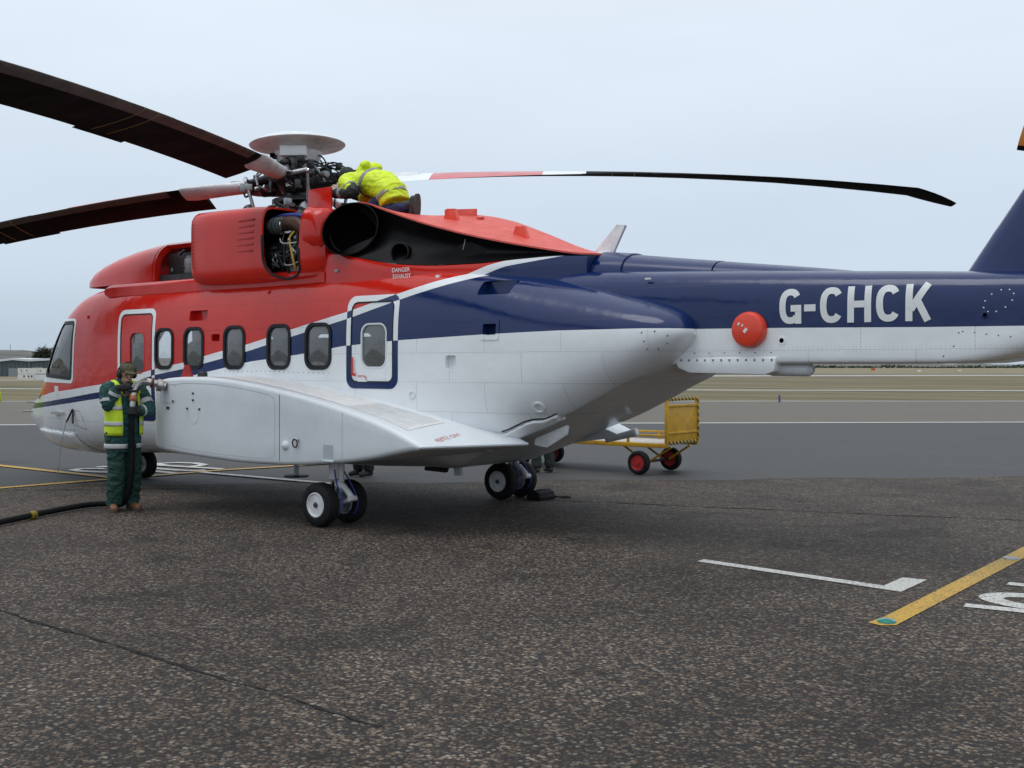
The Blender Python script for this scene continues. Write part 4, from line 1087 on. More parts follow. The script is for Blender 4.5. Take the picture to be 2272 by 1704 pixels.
for a, b in ((vo[-1], vi[-1]),):
    for i in range(len(a) - 1): bm.faces.new((a[i], a[i + 1], b[i + 1], b[i]))
for q in (0, -1):
    for i in range(len(vo) - 1): bm.faces.new((vo[i][q], vo[i + 1][q], vi[i + 1][q], vi[i][q]))
bm.faces.new(vo[0])
fcw = from_bm('forward_cowling', bm, M_RED, HELI, True, 45)
# roof strip over the open bay and its frame
bm = bmesh.new()
ro = [shell_ring(x, .75, 3.485, 2.9)[9:22] for x in (4.4, 4.8, 5.2, 5.62)]; ri = [shell_ring(x, .75, 3.485, 2.9, off=.06)[9:22] for x in (4.4, 4.8, 5.2, 5.62)]
bm_rings(bm, [a + list(reversed(b)) for a, b in zip(ro, ri)]); from_bm('cowling_roof', bm, M_RED, HELI, True, 45)
for xx, dx in ((4.42, .05), (5.56, .08)):
    bm = bmesh.new(); A = [shell_ring(xx, .75, 3.485, 2.9), shell_ring(xx + dx, .75, 3.485, 2.9)]; B = [shell_ring(xx, .75, 3.485, 2.9, off=.08), shell_ring(xx + dx, .75, 3.485, 2.9, off=.08)]
    bm_rings(bm, [a + list(reversed(b)) for a, b in zip(A, B)]); from_bm('cowling_frame', bm, M_RED, HELI, True, 45)
# auxiliary equipment in the open forward bay
bay = box('bay_equipment', (4.95, -.15, 3.12), (.9, .8, .34), M_DARK, HELI, .03)
random.seed(3)
def clutter(name, parent, lo, hi, n_box, n_pipe, mats, size=.07, rad=.012):
    for k in range(n_box):
        c = [random.uniform(a, b) for a, b in zip(lo, hi)]; s = [random.uniform(.35, 1.2) * size for _ in range(3)]
        m_ = random.choice(mats)
        if k % 2: box('bracket', c, s, m_, parent, min(s) * .18, Matrix.Rotation(random.uniform(-.5, .5), 3, random.choice('XYZ')))
        else: lathe('canister', [(s[0] * .55, -s[1]), (s[0] * .6, -s[1] * .8), (s[0] * .6, s[1] * .8), (s[0] * .4, s[1]), (.001, s[1] * 1.02)], c, (random.uniform(-1, 1), random.uniform(-.4, .4), random.uniform(-1, 1)), m_, parent, 14)
    for k in range(n_pipe):
        p = [[random.uniform(a, b) for a, b in zip(lo, hi)] for _ in range(2)]
        q = [Vector(p[0]).lerp(Vector(p[1]), t) + Vector([random.uniform(-.06, .06) for _ in range(3)]) for t in (0, .33, .66, 1)]
        tube('pipe', spline(q, 5), rad * random.uniform(.6, 1.3), random.choice(mats), parent, 7)
clutter('x', bay, (4.55, -.62, 3.0), (5.5, -.40, 3.36), 10, 9, [M_DARK, M_STEEL, M_DARK, M_GREYGRN, M_WIRE])
lathe('reservoir', [(.08, 0), (.09, .02), (.09, .2), (.05, .25), (.001, .255)], (4.98, -.52, 2.99), (0, 0, 1), M_STEEL, bay, 20)
tube('bleed_hose', spline([(5.35, -.55, 2.98), (5.33, -.66, 3.1), (5.42, -.70, 3.22), (5.6, -.70, 3.3)], 6), .035, M_DISH, bay, 12)
tube('whip_antenna', [(5.05, -.2, 3.48), (5.0, -.2, 3.60)], .006, M_DARK, HELI, 6); box('roof_bump', (4.98, -.1, 3.5), (.16, .12, .05), M_RED, HELI, .015)
# nacelles
NAC = [(5.80, -.80, .28, 3.24, .38, 6), (5.83, -.80, .335, 3.235, .435, 6.5), (5.90, -.80, .352, 3.23, .462, 7), (6.2, -.80, .36, 3.215, .475, 7), (7.0, -.80, .36, 3.205, .475, 6.5), (7.5, -.79, .355, 3.19, .455, 5.5),
       (7.9, -.79, .35, 3.175, .44, 4.6), (8.05, -.785, .335, 3.16, .42, 4.0), (8.16, -.77, .31, 3.14, .39, 3.4), (8.22, -.75, .27, 3.13, .35, 2.8)]
for sgn in (-1, 1):
    st = [(x, sgn * -yc, hw, zc, hh, e_) for x, yc, hw, zc, hh, e_ in NAC] if sgn == 1 else NAC
    nac = body_loft('engine_nacelle', st, [M_RED, M_DARK], None, 56)
    inn_ = body_loft('cav', [(max(x, 5.92) if i == 0 else x, yc, hw - .025, zc, hh - .025, e_) for i, (x, yc, hw, zc, hh, e_) in enumerate(st[2:-2])], [M_DARK], None, 40)
    op = [(7.25, 4.0), (7.25, 3.30), (7.262, 3.05), (7.30, 2.935), (7.38, 2.845), (7.49, 2.785), (7.61, 2.762), (7.73, 2.772), (7.83, 2.80), (7.895, 2.86), (7.90, 3.0), (7.895, 3.10), (7.905, 3.25), (7.92, 3.42), (7.96, 4.0)]
    ct = cutter([op], -1.5, -.2) if sgn == -1 else cutter([op], .2, 1.5)
    boolean(nac, [inn_, ct])
    nac.data.polygons.foreach_set('use_smooth', [True] * len(nac.data.polygons)); nac.data.set_sharp_from_angle(angle=R(35))
    nac.parent = HELI
    tag(nac, 'near engine nacelle with its side panel open' if sgn == -1 else 'far engine nacelle')
    if sgn == -1: NACL = nac
# louvre slots and rivet line on the port nacelle
M_SLOT = mat('slot_red', (0.44, 0.014, 0.010), .4)
for k in range(6):
    box('louvre', (6.965 - .004 * k, -1.1595, 3.505 - .075 * k), (.30, .006, .032), M_SLOT, NACL, .004)
bm = bmesh.new()
for k in range(13): bm_lathe(bm, [(.010, 0), (.008, .004), (.001, .005)], (5.90, -1.162, 2.98 + .046 * k), (0, -1, 0), 8)
tag(from_bm('fasteners', bm, M_SCREW, NACL), kind='stuff')
bm = bmesh.new()
edge_pts = [Vector((x, 0, z)) for x, z in op[1:12]]
def nac_y(x, z):
    i = 0
    for i in range(len(NAC) - 1):
        if NAC[i][0] <= x <= NAC[i + 1][0]: break
    t = (x - NAC[i][0]) / (NAC[i + 1][0] - NAC[i][0]); q = [NAC[i][j] * (1 - t) + NAC[i + 1][j] * t for j in range(6)]
    k = min(abs(z - q[3]) / q[4], .995); return q[1] - q[2] * (1 - k ** q[5]) ** (1 / q[5])
bm_tube(bm, spline([Vector((p.x, nac_y(p.x, p.z), p.z)) for p in edge_pts], 4), .016, 8)
from_bm('opening_seal', bm, M_SEAL, NACL, True)
# engine inside
eng = lathe('engine_core', [(.14, 0), (.19, .05), (.20, .35), (.17, .40), (.22, .55), (.22, .9), (.16, 1.0)], (7.000, -.72, 3.08), (1, 0, 0), M_DARK, HELI, 28)
tube('bleed_duct', spline([(7.050, -.86, 3.43), (7.320, -.88, 3.45), (7.540, -.88, 3.44), (7.680, -.86, 3.36), (7.740, -.84, 3.26)], 6), .088, M_BROWN, eng, 18)
tube('duct_coupling', [(7.120, -.87, 3.44), (7.340, -.88, 3.45)], .10, M_GREYGRN, eng, 20)
for x in (7.16, 7.23, 7.37):
    lathe('clamp', [(.104, -.012), (.108, 0), (.104, .012)], (x, -.873 - (x - 7.16) * .03, 3.442), (1, 0, .02), M_CHROME if x > 7.3 else M_STEEL, eng, 24)
tube('blue_cover', spline([(7.080, -.82, 3.55), (7.300, -.86, 3.555), (7.550, -.85, 3.545), (7.780, -.82, 3.50)], 5), .03, M_BLUEWRAP, eng, 8)
tube('yellow_hose', spline([(7.660, -1.0, 3.33), (7.620, -1.04, 3.24), (7.680, -1.06, 3.08), (7.720, -1.05, 2.92), (7.700, -1.0, 2.87)], 6), .013, M_YHOSE, eng, 8)
tube('wire', spline([(7.400, -1.0, 3.26), (7.500, -1.06, 3.20), (7.650, -1.08, 3.18), (7.760, -1.05, 3.19)], 6), .008, M_WIRE, eng, 6)
tube('wire', spline([(7.480, -1.0, 2.98), (7.560, -1.05, 2.93), (7.680, -1.05, 2.93), (7.780, -1.0, 2.98)], 6), .007, M_WIRE, eng, 6)
tube('hose', spline([(7.480, -1.0, 3.18), (7.520, -1.03, 3.0), (7.560, -1.0, 2.84)], 6), .014, M_SEAL, eng, 8)
prism('drip_tray', rpoly([(7.4, 2.95), (7.84, 2.94), (7.8, 2.84), (7.5, 2.83)], .03), 'y', -.9, -.6, M_STEEL, eng, .008)
random.seed(12)
clutter('x', eng, (7.200, -1.02, 2.92), (7.720, -.90, 3.28), 18, 16, [M_DARK, M_DARK, M_SEAL, M_DARK, M_DARK, M_STEEL, M_GREYGRN], .06, .009)
# red upright panel and exhaust shroud
pn = prism('cowl_panel', rpoly([(7.66, 3.46), (8.10, 3.47), (8.10, 3.845), (7.70, 3.845)], .012), 'y', -.815, -.795, M_RED, HELI, .004)
body_loft('exhaust_shroud', [(7.93, -.84, .26, 3.30, .22, 3.5), (7.96, -.86, .28, 3.31, .25, 3.4), (8.1, -.88, .26, 3.31, .275, 3.0), (8.19, -.88, .22, 3.30, .27, 2.6), (8.23, -.87, .16, 3.30, .24, 2.4)], M_RED, HELI)
EXC, EXN = Vector((8.625, -1.01, 3.285)), Vector((.52, -.85, .06)).normalized()
ex_h = Vector((EXN.y * -1, EXN.x, 0)).normalized(); ex_h = -ex_h if ex_h.x < 0 else ex_h
ex_v = EXN.cross(ex_h).normalized(); ex_v = -ex_v if ex_v.z < 0 else ex_v
bm = bmesh.new(); rings = []
for dn, sc_ in ((-.50, .80), (-.25, .95), (0.0, 1.03), (.012, 1.035), (.014, 1.0), (0.0, .975), (-.10, .94), (-.16, .90)):
    rings.append([EXC + EXN * dn + ex_h * (.315 * sc_ * math.cos(a)) + ex_v * (.295 * sc_ * math.sin(a)) + ex_h * (.05 * sc_ * math.sin(a)) for a in np.linspace(0, 2 * math.pi, 41)[:-1]])
bm_rings(bm, rings)
exh = from_bm('exhaust_pipe', bm, [M_BLACK, M_DEADBLACK], HELI, True, 45)
for p in exh.data.polygons:
    if p.normal.dot(p.center - EXC - EXN * (p.center - EXC).dot(EXN)) < 0 and (p.center - EXC).dot(EXN) < .008: p.material_index = 1  # inner wall blackened to hold the shade inside the pipe
tag(exh, 'wide black engine exhaust')
lathe('dark_throat_cap', [(.27, 0), (.001, .01)], EXC - EXN * .14, EXN, M_DEADBLACK, exh, 24)  # shallow black cap whose colour stands in for the pipe's dark depth
# aft upper fairing: red base, black concave heat shield, red top cover
AFW = interp([(7.9, .99), (8.6, 1.0), (9.3, .97), (9.9, .88), (10.5, .78), (11.0, .62), (11.45, .46), (11.6, .40)])
Z0 = interp([(7.9, 3.05), (8.4, 3.02), (8.8, 2.94), (9.3, 2.855), (9.9, 2.815), (10.3, 2.815), (10.8, 2.845), (11.2, 2.865), (11.6, 2.86)])
EY = interp([(8.4, .90), (9.0, .86), (9.85, .82), (10.5, .74), (11.0, .58), (11.4, .42), (11.6, .30)])
EZ = interp([(8.4, 3.62), (8.7, 3.60), (9.0, 3.50), (9.45, 3.345), (9.85, 3.225), (10.5, 3.06), (11.0, 2.955), (11.4, 2.885), (11.6, 2.87)])
RZ = interp([(8.4, 3.45), (8.9, 3.46), (9.35, 3.47), (9.8, 3.44), (10.0, 3.40), (10.6, 3.19), (11.12, 2.985), (11.4, 2.915), (11.6, 2.885)])
bm = bmesh.new(); rings = []
for x in np.arange(7.9, 11.61, .12):
    w2, zt = AFW(x), Z0(x)
    half = [(0, 2.3), (w2 * .9, 2.3), (w2, 2.4), (w2 + .004, 2.6), (w2 + .006, zt - .12), (w2 + .002, zt - .05), (w2 - .012, zt - .012), (w2 - .05, zt + .004), (w2 * .6, zt + .01)]
    ring = [Vector((x, -y, z)) for y, z in half] + [Vector((x, y, z)) for y, z in reversed(half[1:])]
    rings.append(ring)
bm_rings(bm, rings); aft_f = from_bm('aft_fairing', bm, M_SPINE, HELI, True, 35)
for sgn in (-1, 1):
    bm = bmesh.new(); rows = []
    xs2 = np.arange(8.35, 11.56, .1)
    for x in xs2:
        r_ = []
        fade = min(1, max(0, (11.5 - x) / 1.6)) * min(1, (x - 8.2) / .6)
        for k in range(13):
            s = k / 12; y0, y1 = AFW(x) - .02, EY(x) - .01
            bowl = .18 * math.sin(math.pi * s) * fade
            r_.append(Vector((x, sgn * (y0 * (1 - s) + y1 * s - bowl), Z0(x) * (1 - s) + (EZ(x) - .006) * s)))
        rows.append(r_)
    bm_rings(bm, rows, cap=False, closed=False)
    hs = from_bm('heat_shield', bm, M_BLACK, HELI, True)
    if sgn == -1:
        tag(hs, 'black heat shield panel behind the exhaust')
        lathe('vent_pipe', [(.105, -.25), (.105, .03), (.115, .035), (.098, .04), (.09, 0), (.085, -.2)], (9.28, -.86, 2.985), (.3, -.95, .05), M_BLACK, hs, 28)
        tube('stay_wire', [(10.1, -.70, 3.13), (10.07, -.72, 2.98)], .006, M_STEEL, hs, 6)
        lathe('inner_arch', [(.34, -.03), (.36, 0), (.34, .03)], (10.15, -.66, 2.72), (.25, -.97, 0), M_BLACK, hs, 40)
bm = bmesh.new(); rows = []
for x in np.arange(8.62, 11.61, .1):
    ey, ez, rz = EY(x) + .015, EZ(x), RZ(x)
    top = [(-ey, ez), (-ey * .75, ez + (rz - ez) * .32), (-ey * .45, ez + (rz - ez) * .68), (-ey * .15, rz - .004), (0, rz), (ey * .15, rz - .004), (ey * .45, ez + (rz - ez) * .68), (ey * .75, ez + (rz - ez) * .32), (ey, ez)]
    rows.append([Vector((x, y, z + .004)) for y, z in top] + [Vector((x, y, z - .014)) for y, z in reversed(top)])
bm_rings(bm, rows); cover = from_bm('top_cover', bm, M_RED_SKYLIT, HELI, True, 40); tag(cover, 'sloping red cover behind the rotor, paler with skylight in its colour')
def cover_z(x, y):
    ey = EY(x) + .015; t = min(abs(y) / ey, 1); return float(np.interp(t, [0, .15, .45, .75, 1], [RZ(x), RZ(x) - .004, EZ(x) + (RZ(x) - EZ(x)) * .68, EZ(x) + (RZ(x) - EZ(x)) * .32, EZ(x)])) + .004
for x, y, hh in ((9.72, -.50, .16), (10.62, -.40, .14)):
    z = cover_z(x, y); zb = cover_z(x + .12, y - .07)
    prism('handhold', rpoly([(x - .13, z - .06), (x + .13, zb - .05), (x + .05, z + hh * .7), (x - .06, z + hh * .75)], .012), 'y', y - .03, y + .03, M_ORANGE, cover, .006)
prism('footrest', rpoly([(9.36, 3.46), (9.83, 3.40), (9.83, 3.50), (9.36, 3.53)], .008), 'y', -.22, -.19, M_RED_SKYLIT, cover, .005)
lathe('cover_cap', [(.05, 0), (.04, .02), (.001, .025)], (9.95, -.28, cover_z(9.95, -.28)), (0, -.3, 1), M_RED, cover, 16)
text_on('danger_text', 'DANGER', 9.275, 2.755, .255, .048, 0, M_LETTER, aft_f, yfix=lambda x, z: Vector((x, -(max(AFW(x), hull_y(x, 2.69)) + .014), z)), bold=.012)
text_on('exhaust_text', 'EXHAUST', 9.285, 2.685, .255, .048, 0, M_LETTER, aft_f, yfix=lambda x, z: Vector((x, -(max(AFW(x), hull_y(x, 2.69)) + .014), z)), bold=.012)
box('fastener_plate', (8.40, -1.012, 2.82), (.06, .01, .03), M_STEEL, aft_f)
# ------------------------------------------------------------------ gearbox, rotor head, blades
random.seed(21)
HUB = Vector((6.6, 0, 4.14)); TILT = R(2.9)
gb = body_loft('gearbox', [(5.9, 0, .35, 3.2, .35, 4), (6.1, 0, .45, 3.3, .46, 4), (6.9, 0, .45, 3.3, .46, 4), (7.4, 0, .40, 3.25, .40, 4)], M_DARK, HELI)
lathe('mast_housing', [(.40, 3.62), (.38, 3.72), (.27, 3.80), (.22, 3.90), (.20, 4.0)], (6.6, 0, 0), (0, 0, 1), M_DARK, gb, 28)
prism('gearbox_plate', rpoly([(6.9, 3.45), (7.75, 3.55), (7.72, 3.68), (6.95, 3.62)], .02), 'y', -.62, -.58, M_GREYGRN, gb, .006)
clutter('x', gb, (6.2, -.62, 3.55), (7.6, -.35, 3.80), 18, 12, [M_DARK, M_DARK, M_STEEL, M_DARK], .11, .018)
rot_up = Vector((math.sin(-TILT), 0, math.cos(TILT)))  # tilted a little forward
def hp(r_, a, h): # point on the rotor head: radius, azimuth from aft towards starboard, height
    e = Vector((math.cos(a), math.sin(a), 0)); e.z = e.x * math.sin(TILT)
    return HUB + e * r_ + rot_up * h
rotor = lathe('rotor_head', [(.20, -.16), (.26, -.10), (.30, -.02), (.30, .05), (.24, .12), (.17, .16), (.15, .32), (.001, .33)], HUB, rot_up, M_DARK, HELI, 28)
lathe('swashplate', [(.30, -.02), (.36, -.01), (.36, .04), (.28, .06), (.22, .05), (.22, -.02)], HUB - rot_up * .27, rot_up, M_DARK, rotor, 32)
# dish-shaped vibration absorber on top
DC = HUB + rot_up * .50
dish = lathe('rotor_dish', [(.20, -.22), (.24, -.17), (.36, -.075), (.50, -.035), (.615, -.012), (.63, .002), (.62, .014), (.5, .075), (.3, .12), (.001, .14)], DC, rot_up, M_DISH, rotor, 56)
lathe('dish_pedestal', [(.19, -.36), (.24, -.28), (.31, -.15), (.34, -.05)], DC, rot_up, M_DISH, dish, 28)
box('deice_box', HUB + Vector((.20, -.26, .36)), (.34, .14, .13), M_WHITE, dish, .008, Matrix.Rotation(R(38), 3, 'Z'))
box('deice_box', HUB + Vector((-.18, -.26, .34)), (.10, .10, .07), M_DEADBLACK, dish, .006, Matrix.Rotation(R(30), 3, 'Z'))
for a in (0.3, 1.2, 2.2, 3.3, 4.4, 5.4):
    tube('cable', spline([hp(.22, a, .36), hp(.34, a + .1, .32), hp(.38, a + .2, .22), hp(.30, a + .25, .10)], 6), .011, M_SEAL if a != 3.3 else M_WIRE, rotor, 6)
PSI = R(28.0)
# azimuth from aft towards starboard ; flap = extra up-angle of each blade
BL = [('aft', PSI + R(5.0), R(1.0)), ('starboard', PSI + R(90), R(0)), ('forward', PSI + R(180), R(-.47)), ('port', PSI + R(270), R(-.2))]
DROOP = {'aft': .0110, 'starboard': .0123, 'forward': .0144, 'port': .0075}
PITCH = {'aft': (18.5, 9.5, 1.5), 'starboard': (18.5, 11, 3), 'forward': (18.7, 13.6, 8), 'port': (18.6, 15.2, 11)}
RR = 8.30; CH = .61
def blade(nm, az, flap, label):
    dk, pt = DROOP[nm], PITCH[nm]
    def pitch(r_): return R(float(np.interp(r_, [0.8, 1.5, 4.5, 8.6], [pt[0] + 1.5, *pt])))
    er = Vector((math.cos(az), math.sin(az), 0)); er.z = er.x * math.sin(TILT); er.normalize()
    ec = rot_up.cross(er).normalized(); up = er.cross(ec).normalized()
    root = HUB + er * .35
    def at(r_, c, t):
        """c: chordwise, + towards the leading edge; t: thickness direction"""
        p = pitch(r_); d = dk * r_ * r_ * (1 if r_ < 6 else 1 + .02 * (r_ - 6))
        h_ = math.tan(flap) * r_ - d
        sw = 0.0
        if r_ > 7.84:
            q = (r_ - 7.84); sw = -.42 * q; h_ -= .30 * q
        return HUB + er * (r_ * math.cos(flap)) + ec * (c * math.cos(p) - t * math.sin(p) + sw) + up * (c * math.sin(p) + t * math.cos(p) + h_)
    rs = sorted(set([1.36, 1.37, 1.6, 1.8, 2.2, 2.7, 3.25, 3.8, 4.1, 4.12, 4.135, 4.40, 4.415, 5.0, 5.6, 6.2, 6.8, 7.4, 7.9, 7.84, 7.93, 8.02, 8.12, 8.22, RR]))
    N = 28; rings = []; bm = bmesh.new()
    for r_ in rs:
        ch = CH
        tk = .105
        if 3.95 < r_ < 5.05: ch = CH
        if r_ > 7.84: ch = CH * (1 - .55 * ((r_ - 7.84) / .46) ** 2)
        ring = []
        for k in range(N):
            a = 2 * math.pi * k / N; c = (1 - math.cos(a)) / 2
            t = 5 * tk * (.2969 * math.sqrt(c) - .126 * c - .3516 * c * c + .2843 * c ** 3 - .1036 * c ** 4) * ch * math.copysign(1, math.sin(a)) if k not in (0, N // 2) else 0
            rr = r_
            pass
            ring.append(at(rr, (.27 - c) * ch, t))
        rings.append(ring)
    bm_rings(bm, rings)
    o = from_bm('rotor_blade', bm, [M_BLADE, M_BLEAD, M_WHITE, M_RED, M_BYEL], rotor, True, 50)
    tag(o, label)
    me = o.data
    for p in me.polygons:
        q = p.center - HUB; r_ = q.dot(er)
        i = rs.index(min(rs, key=lambda z: abs(z - r_)))
        pp = pitch(r_); base = at(r_, 0, 0); loc = p.center - base
        c = loc.dot(ec * math.cos(pp) + up * math.sin(pp)); t = loc.dot(up * math.cos(pp) - ec * math.sin(pp))
        top = t > 0
        cfrac = .27 - c / CH
        if len(p.vertices) > 4: continue
        if 4.12 < r_ < 4.136 or 4.40 < r_ < 4.416: p.material_index = 4 if not top else 0
        elif top and r_ < 1.8: p.material_index = 2
        elif top and r_ < 3.25: p.material_index = 3
        elif top and r_ < 3.8: p.material_index = 2
        elif cfrac < .18 and r_ > 1.75: p.material_index = 1
    # trim tab on the trailing edge
    bm = bmesh.new(); v_ = [at(r2, -.73 * CH + .03 + c2, .0) for r2 in (3.75, 4.62) for c2 in (.0, -.065)]
    rings = []
    for r2 in (3.75, 4.2, 4.62):
        rings.append([at(r2, -.73 * CH + .03, .004), at(r2, -.73 * CH - .035, .003), at(r2, -.73 * CH - .035, -.003), at(r2, -.73 * CH + .03, -.004)])
    bm_rings(bm, rings); from_bm('trim_tab', bm, M_BLADE, o)
    # white root cuff, lead clamp and fork
    cu = bm = bmesh.new(); rings = []
    for r_, a_, b_ in ((.62, .09, .07), (.75, .11, .075), (1.0, .125, .07), (1.25, .15, .06), (1.5, .17, .05), (1.62, .16, .04)):
        rings.append([at(r_, .02 + a_ * math.cos(q), b_ * math.sin(q)) for q in np.linspace(0, 2 * math.pi, 21)[:-1]])
    bm_rings(bm, rings); cuff = from_bm('blade_cuff', bm, M_HUBW, o, True, 50)
    bm = bmesh.new()
    bm_rings(bm, [[at(r2, c2, .078) for r2, c2 in rpoly([(.72, -.03), (1.02, -.03), (1.02, .05), (.72, .05)], .03)], [at(r2, c2, .07) for r2, c2 in rpoly([(.72, -.03), (1.02, -.03), (1.02, .05), (.72, .05)], .03)]]); from_bm('cuff_slot', bm, M_DEADBLACK, cuff)
    bm = bmesh.new(); bm_rings(bm, [[at(r2, .02 + w2 * cc, h2 * ss - .02) for cc, ss in rrect(-1, 1, -1, 1, .3, 4)] for r2, w2, h2 in ((.12, .16, .10), (.35, .15, .10), (.6, .12, .08), (.72, .09, .06))]); from_bm('hub_arm', bm, M_DARK, cuff, True, 40)
    tube('fork', [at(.30, .10, .02), at(.70, .09, .02)], .045, M_STEEL, cuff, 10); tube('fork', [at(.30, -.10, .0), at(.70, -.08, .0)], .045, M_DARK, cuff, 10)
    lathe('bearing', [(.10, -.12), (.13, -.08), (.13, .08), (.10, .12)], at(.42, 0, -.02), er, M_DARK, cuff, 20)
    tube('damper', [at(.25, .26, -.03), at(.62, .17, -.04)], [.05, .045], M_DARK, cuff, 12); tube('damper_rod', [at(.6, .175, -.04), at(.78, .12, -.03)], .02, M_CHROME, cuff, 8)
    tube('pitch_horn', [at(.66, .05, -.03), at(.60, .34, -.08)], .035, M_STEEL, cuff, 8)
    tube('droop_stop', spline([at(.75, .05, -.08), at(.68, .1, -.2), at(.6, .12, -.16), at(.55, .08, -.07)], 4), .014, M_SEAL, cuff, 6)
    for q in range(3):
        a0 = random.uniform(-.15, .2)
        tube('cable', spline([at(.25, a0, .12), at(.45, a0 + .07, .16 + .03 * q), at(.7, a0 - .02, .12), at(.95, .04, .09)], 5), .012, M_SEAL, cuff, 6)
    e = Vector((er.x, er.y, 0)); foot = HUB - rot_up * .42 + er * .50 + ec * .30
    tube('pitch_link', [at(.60, .33, -.09), foot], [.02, .024], M_STEEL, rotor, 10)
    lathe('link_end', [(.03, -.03), (.036, 0), (.03, .03)], at(.60, .33, -.09), ec, M_CHROME, rotor, 12)
    return o
for nm, az, fl in BL:
    blade(nm, az, fl, {'aft': 'rotor blade reaching aft over the tail with a red and white top', 'starboard': 'rotor blade reaching away behind the engines', 'forward': 'lower black rotor blade leaving the picture at left', 'port': 'upper black rotor blade crossing the top left of the sky'}[nm])
for k in range(64):
    a = random.uniform(0, 2 * math.pi); r_ = random.uniform(.2, .72); h_ = random.uniform(-.18, .20)
    c = hp(r_, a, h_); s = [random.uniform(.04, .12) for _ in range(3)]
    m_ = random.choice([M_DARK, M_DARK, M_STEEL, M_DARK, M_SEAL])
    if k % 3: box('head_fitting', c, s, m_, rotor, .01, Matrix.Rotation(a, 3, 'Z'))
    else: lathe('head_fitting', [(s[0] * .4, -s[1] * .6), (s[0] * .5, 0), (s[0] * .4, s[1] * .6), (.001, s[1] * .62)], c, (math.cos(a), math.sin(a), random.uniform(-.5, .5)), random.choice([M_STEEL, M_DARK, M_CHROME, M_HUBW]), rotor, 12)
for k in range(26):
    a = random.uniform(0, 2 * math.pi); kk = random.uniform(.8, 1.5)
    tube('hydraulic_line', spline([hp(.15 * kk, a, .20), hp(.32 * kk, a + .2, .22), hp(.48 * kk, a + .35, .08), hp(.5 * kk, a + .5, -.08)], 5), random.uniform(.008, .014), random.choice([M_SEAL, M_DARK, M_STEEL]), rotor, 6)
# stationary scissors and servo rods below the head
for a in (-2.0, -1.1, .2, 2.2):
    tube('servo_rod', [hp(.33, a, -.30), Vector((6.6 + .5 * math.cos(a), .5 * math.sin(a), 3.6))], .028, M_STEEL, gb, 10)
# ------------------------------------------------------------------ small items under and on the fuselage
random.seed(5)
def belly(x, y): return HB(x)
tube('belly_antenna', [(6.55, 0, .5), (6.55, 0, .27)], .035, M_DISH, HELI, 10); lathe('antenna_plate', [(.16, -.01), (.16, .01), (.001, .015)], (6.55, 0, .26), (0, 0, 1), M_SEAL, HELI, 24)
prism('belly_antenna', rpoly([(8.9, .56), (9.25, .58), (9.2, .46), (8.85, .47)], .02), 'y', -.02, .02, M_SEAL, HELI); prism('belly_antenna', rpoly([(9.32, .58), (9.42, .59), (9.44, .44), (9.34, .43)], .01), 'y', -.02, .02, M_DISH, HELI)
prism('belly_fin', rpoly([(11.0, .97), (11.42, 1.13), (11.40, 1.02), (11.15, .88), (10.98, .90)], .02), 'y', -.66, -.63, M_DISH, HELI, .006)
sl2 = tube('sponson_end_tube', [(10.86, .9, .87), (11.24, .9, .965)], [.035, .045], M_SPON, HELI, 18); lathe('tube_end_cap', [(.046, 0), (.043, .03), (.001, .045)], (11.24, .9, .965), (.48, .03, .16), M_WHITE, sl2, 20)  # white-ended tube standing in for the far sponson's trailing end
tube('pitot', spline([(.66, -.28, 1.13), (.45, -.31, 1.132), (.28, -.31, 1.133)], 4), .012, M_STEEL, HELI, 8)
tube('pitot', spline([(.60, -.27, .985), (.40, -.31, .98), (.16, -.31, .975)], 4), .012, M_STEEL, HELI, 8)
# nose: landing light bay, panels, grounding clip and wire
nl = prism('chin_panel', rpoly([(1.98, .52), (2.62, .50), (2.62, .735), (1.98, .735)], .03), 'y', -.80, -.78, M_WHITE, HELI) if False else None
on_surf_strip('panel_seam', [(1.7, .758), (2.2, .762), (2.55, .765), (2.78, .765)], .010, .002, M_SEAM, HELI)
on_surf_strip('panel_seam', [(2.72, .745), (2.76, .68), (2.80, .60)], .008, .002, M_SEAM, HELI)
for P_ in ([(2.80, 1.075), (3.1, 1.07), (3.16, .95), (3.18, .80)], [(3.18, .80), (2.95, .84), (2.80, .87)]): on_surf_strip('panel_seam', P_, .006, .002, M_SEAL, HELI)
bm = bmesh.new()
for x in np.linspace(1.74, 2.76, 9): bm_lathe(bm, [(.011, 0), (.001, .005)], surf(x, .775, 0), (0, -1, 0), 6)
for k in range(4): bm_lathe(bm, [(.011, 0), (.001, .005)], surf(2.74 + .025 * k, .70 - .055 * k, 0), (0, -1, 0), 6)
for k in range(8): bm_lathe(bm, [(.007, 0), (.001, .004)], surf(3.17 + .003 * k, .82 + .03 * k, 0), (0, -1, 0), 6)
for x in np.linspace(6.6, 8.4, 22): bm_lathe(bm, [(.007, 0), (.001, .004)], surf(x, 1.655 - .02 * max(0, x - 7.4), 0), (0, -1, 0), 6)
tag(from_bm('fasteners', bm, M_SCREW, HELI), kind='stuff')
cl = tube('grounding_clip', [surf(2.93, 1.09, .02), surf(2.70, .90, .05)], .014, M_DARK, HELI, 8); tube('clip_arm', [surf(2.94, 1.07, .02), surf(2.91, .885, .05)], .012, M_DARK, cl, 8)
tube('grounding_wire', spline([surf(2.69, .90, .05), Vector((2.60, -1.05, .6)), Vector((2.56, -1.08, .2)), Vector((2.5, -1.1, .01))], 8), .005, M_STEEL, HELI, 6)
box('red_tab', surf(2.32, 1.36, .01), (.10, .01, .12), M_LETTER, HELI)
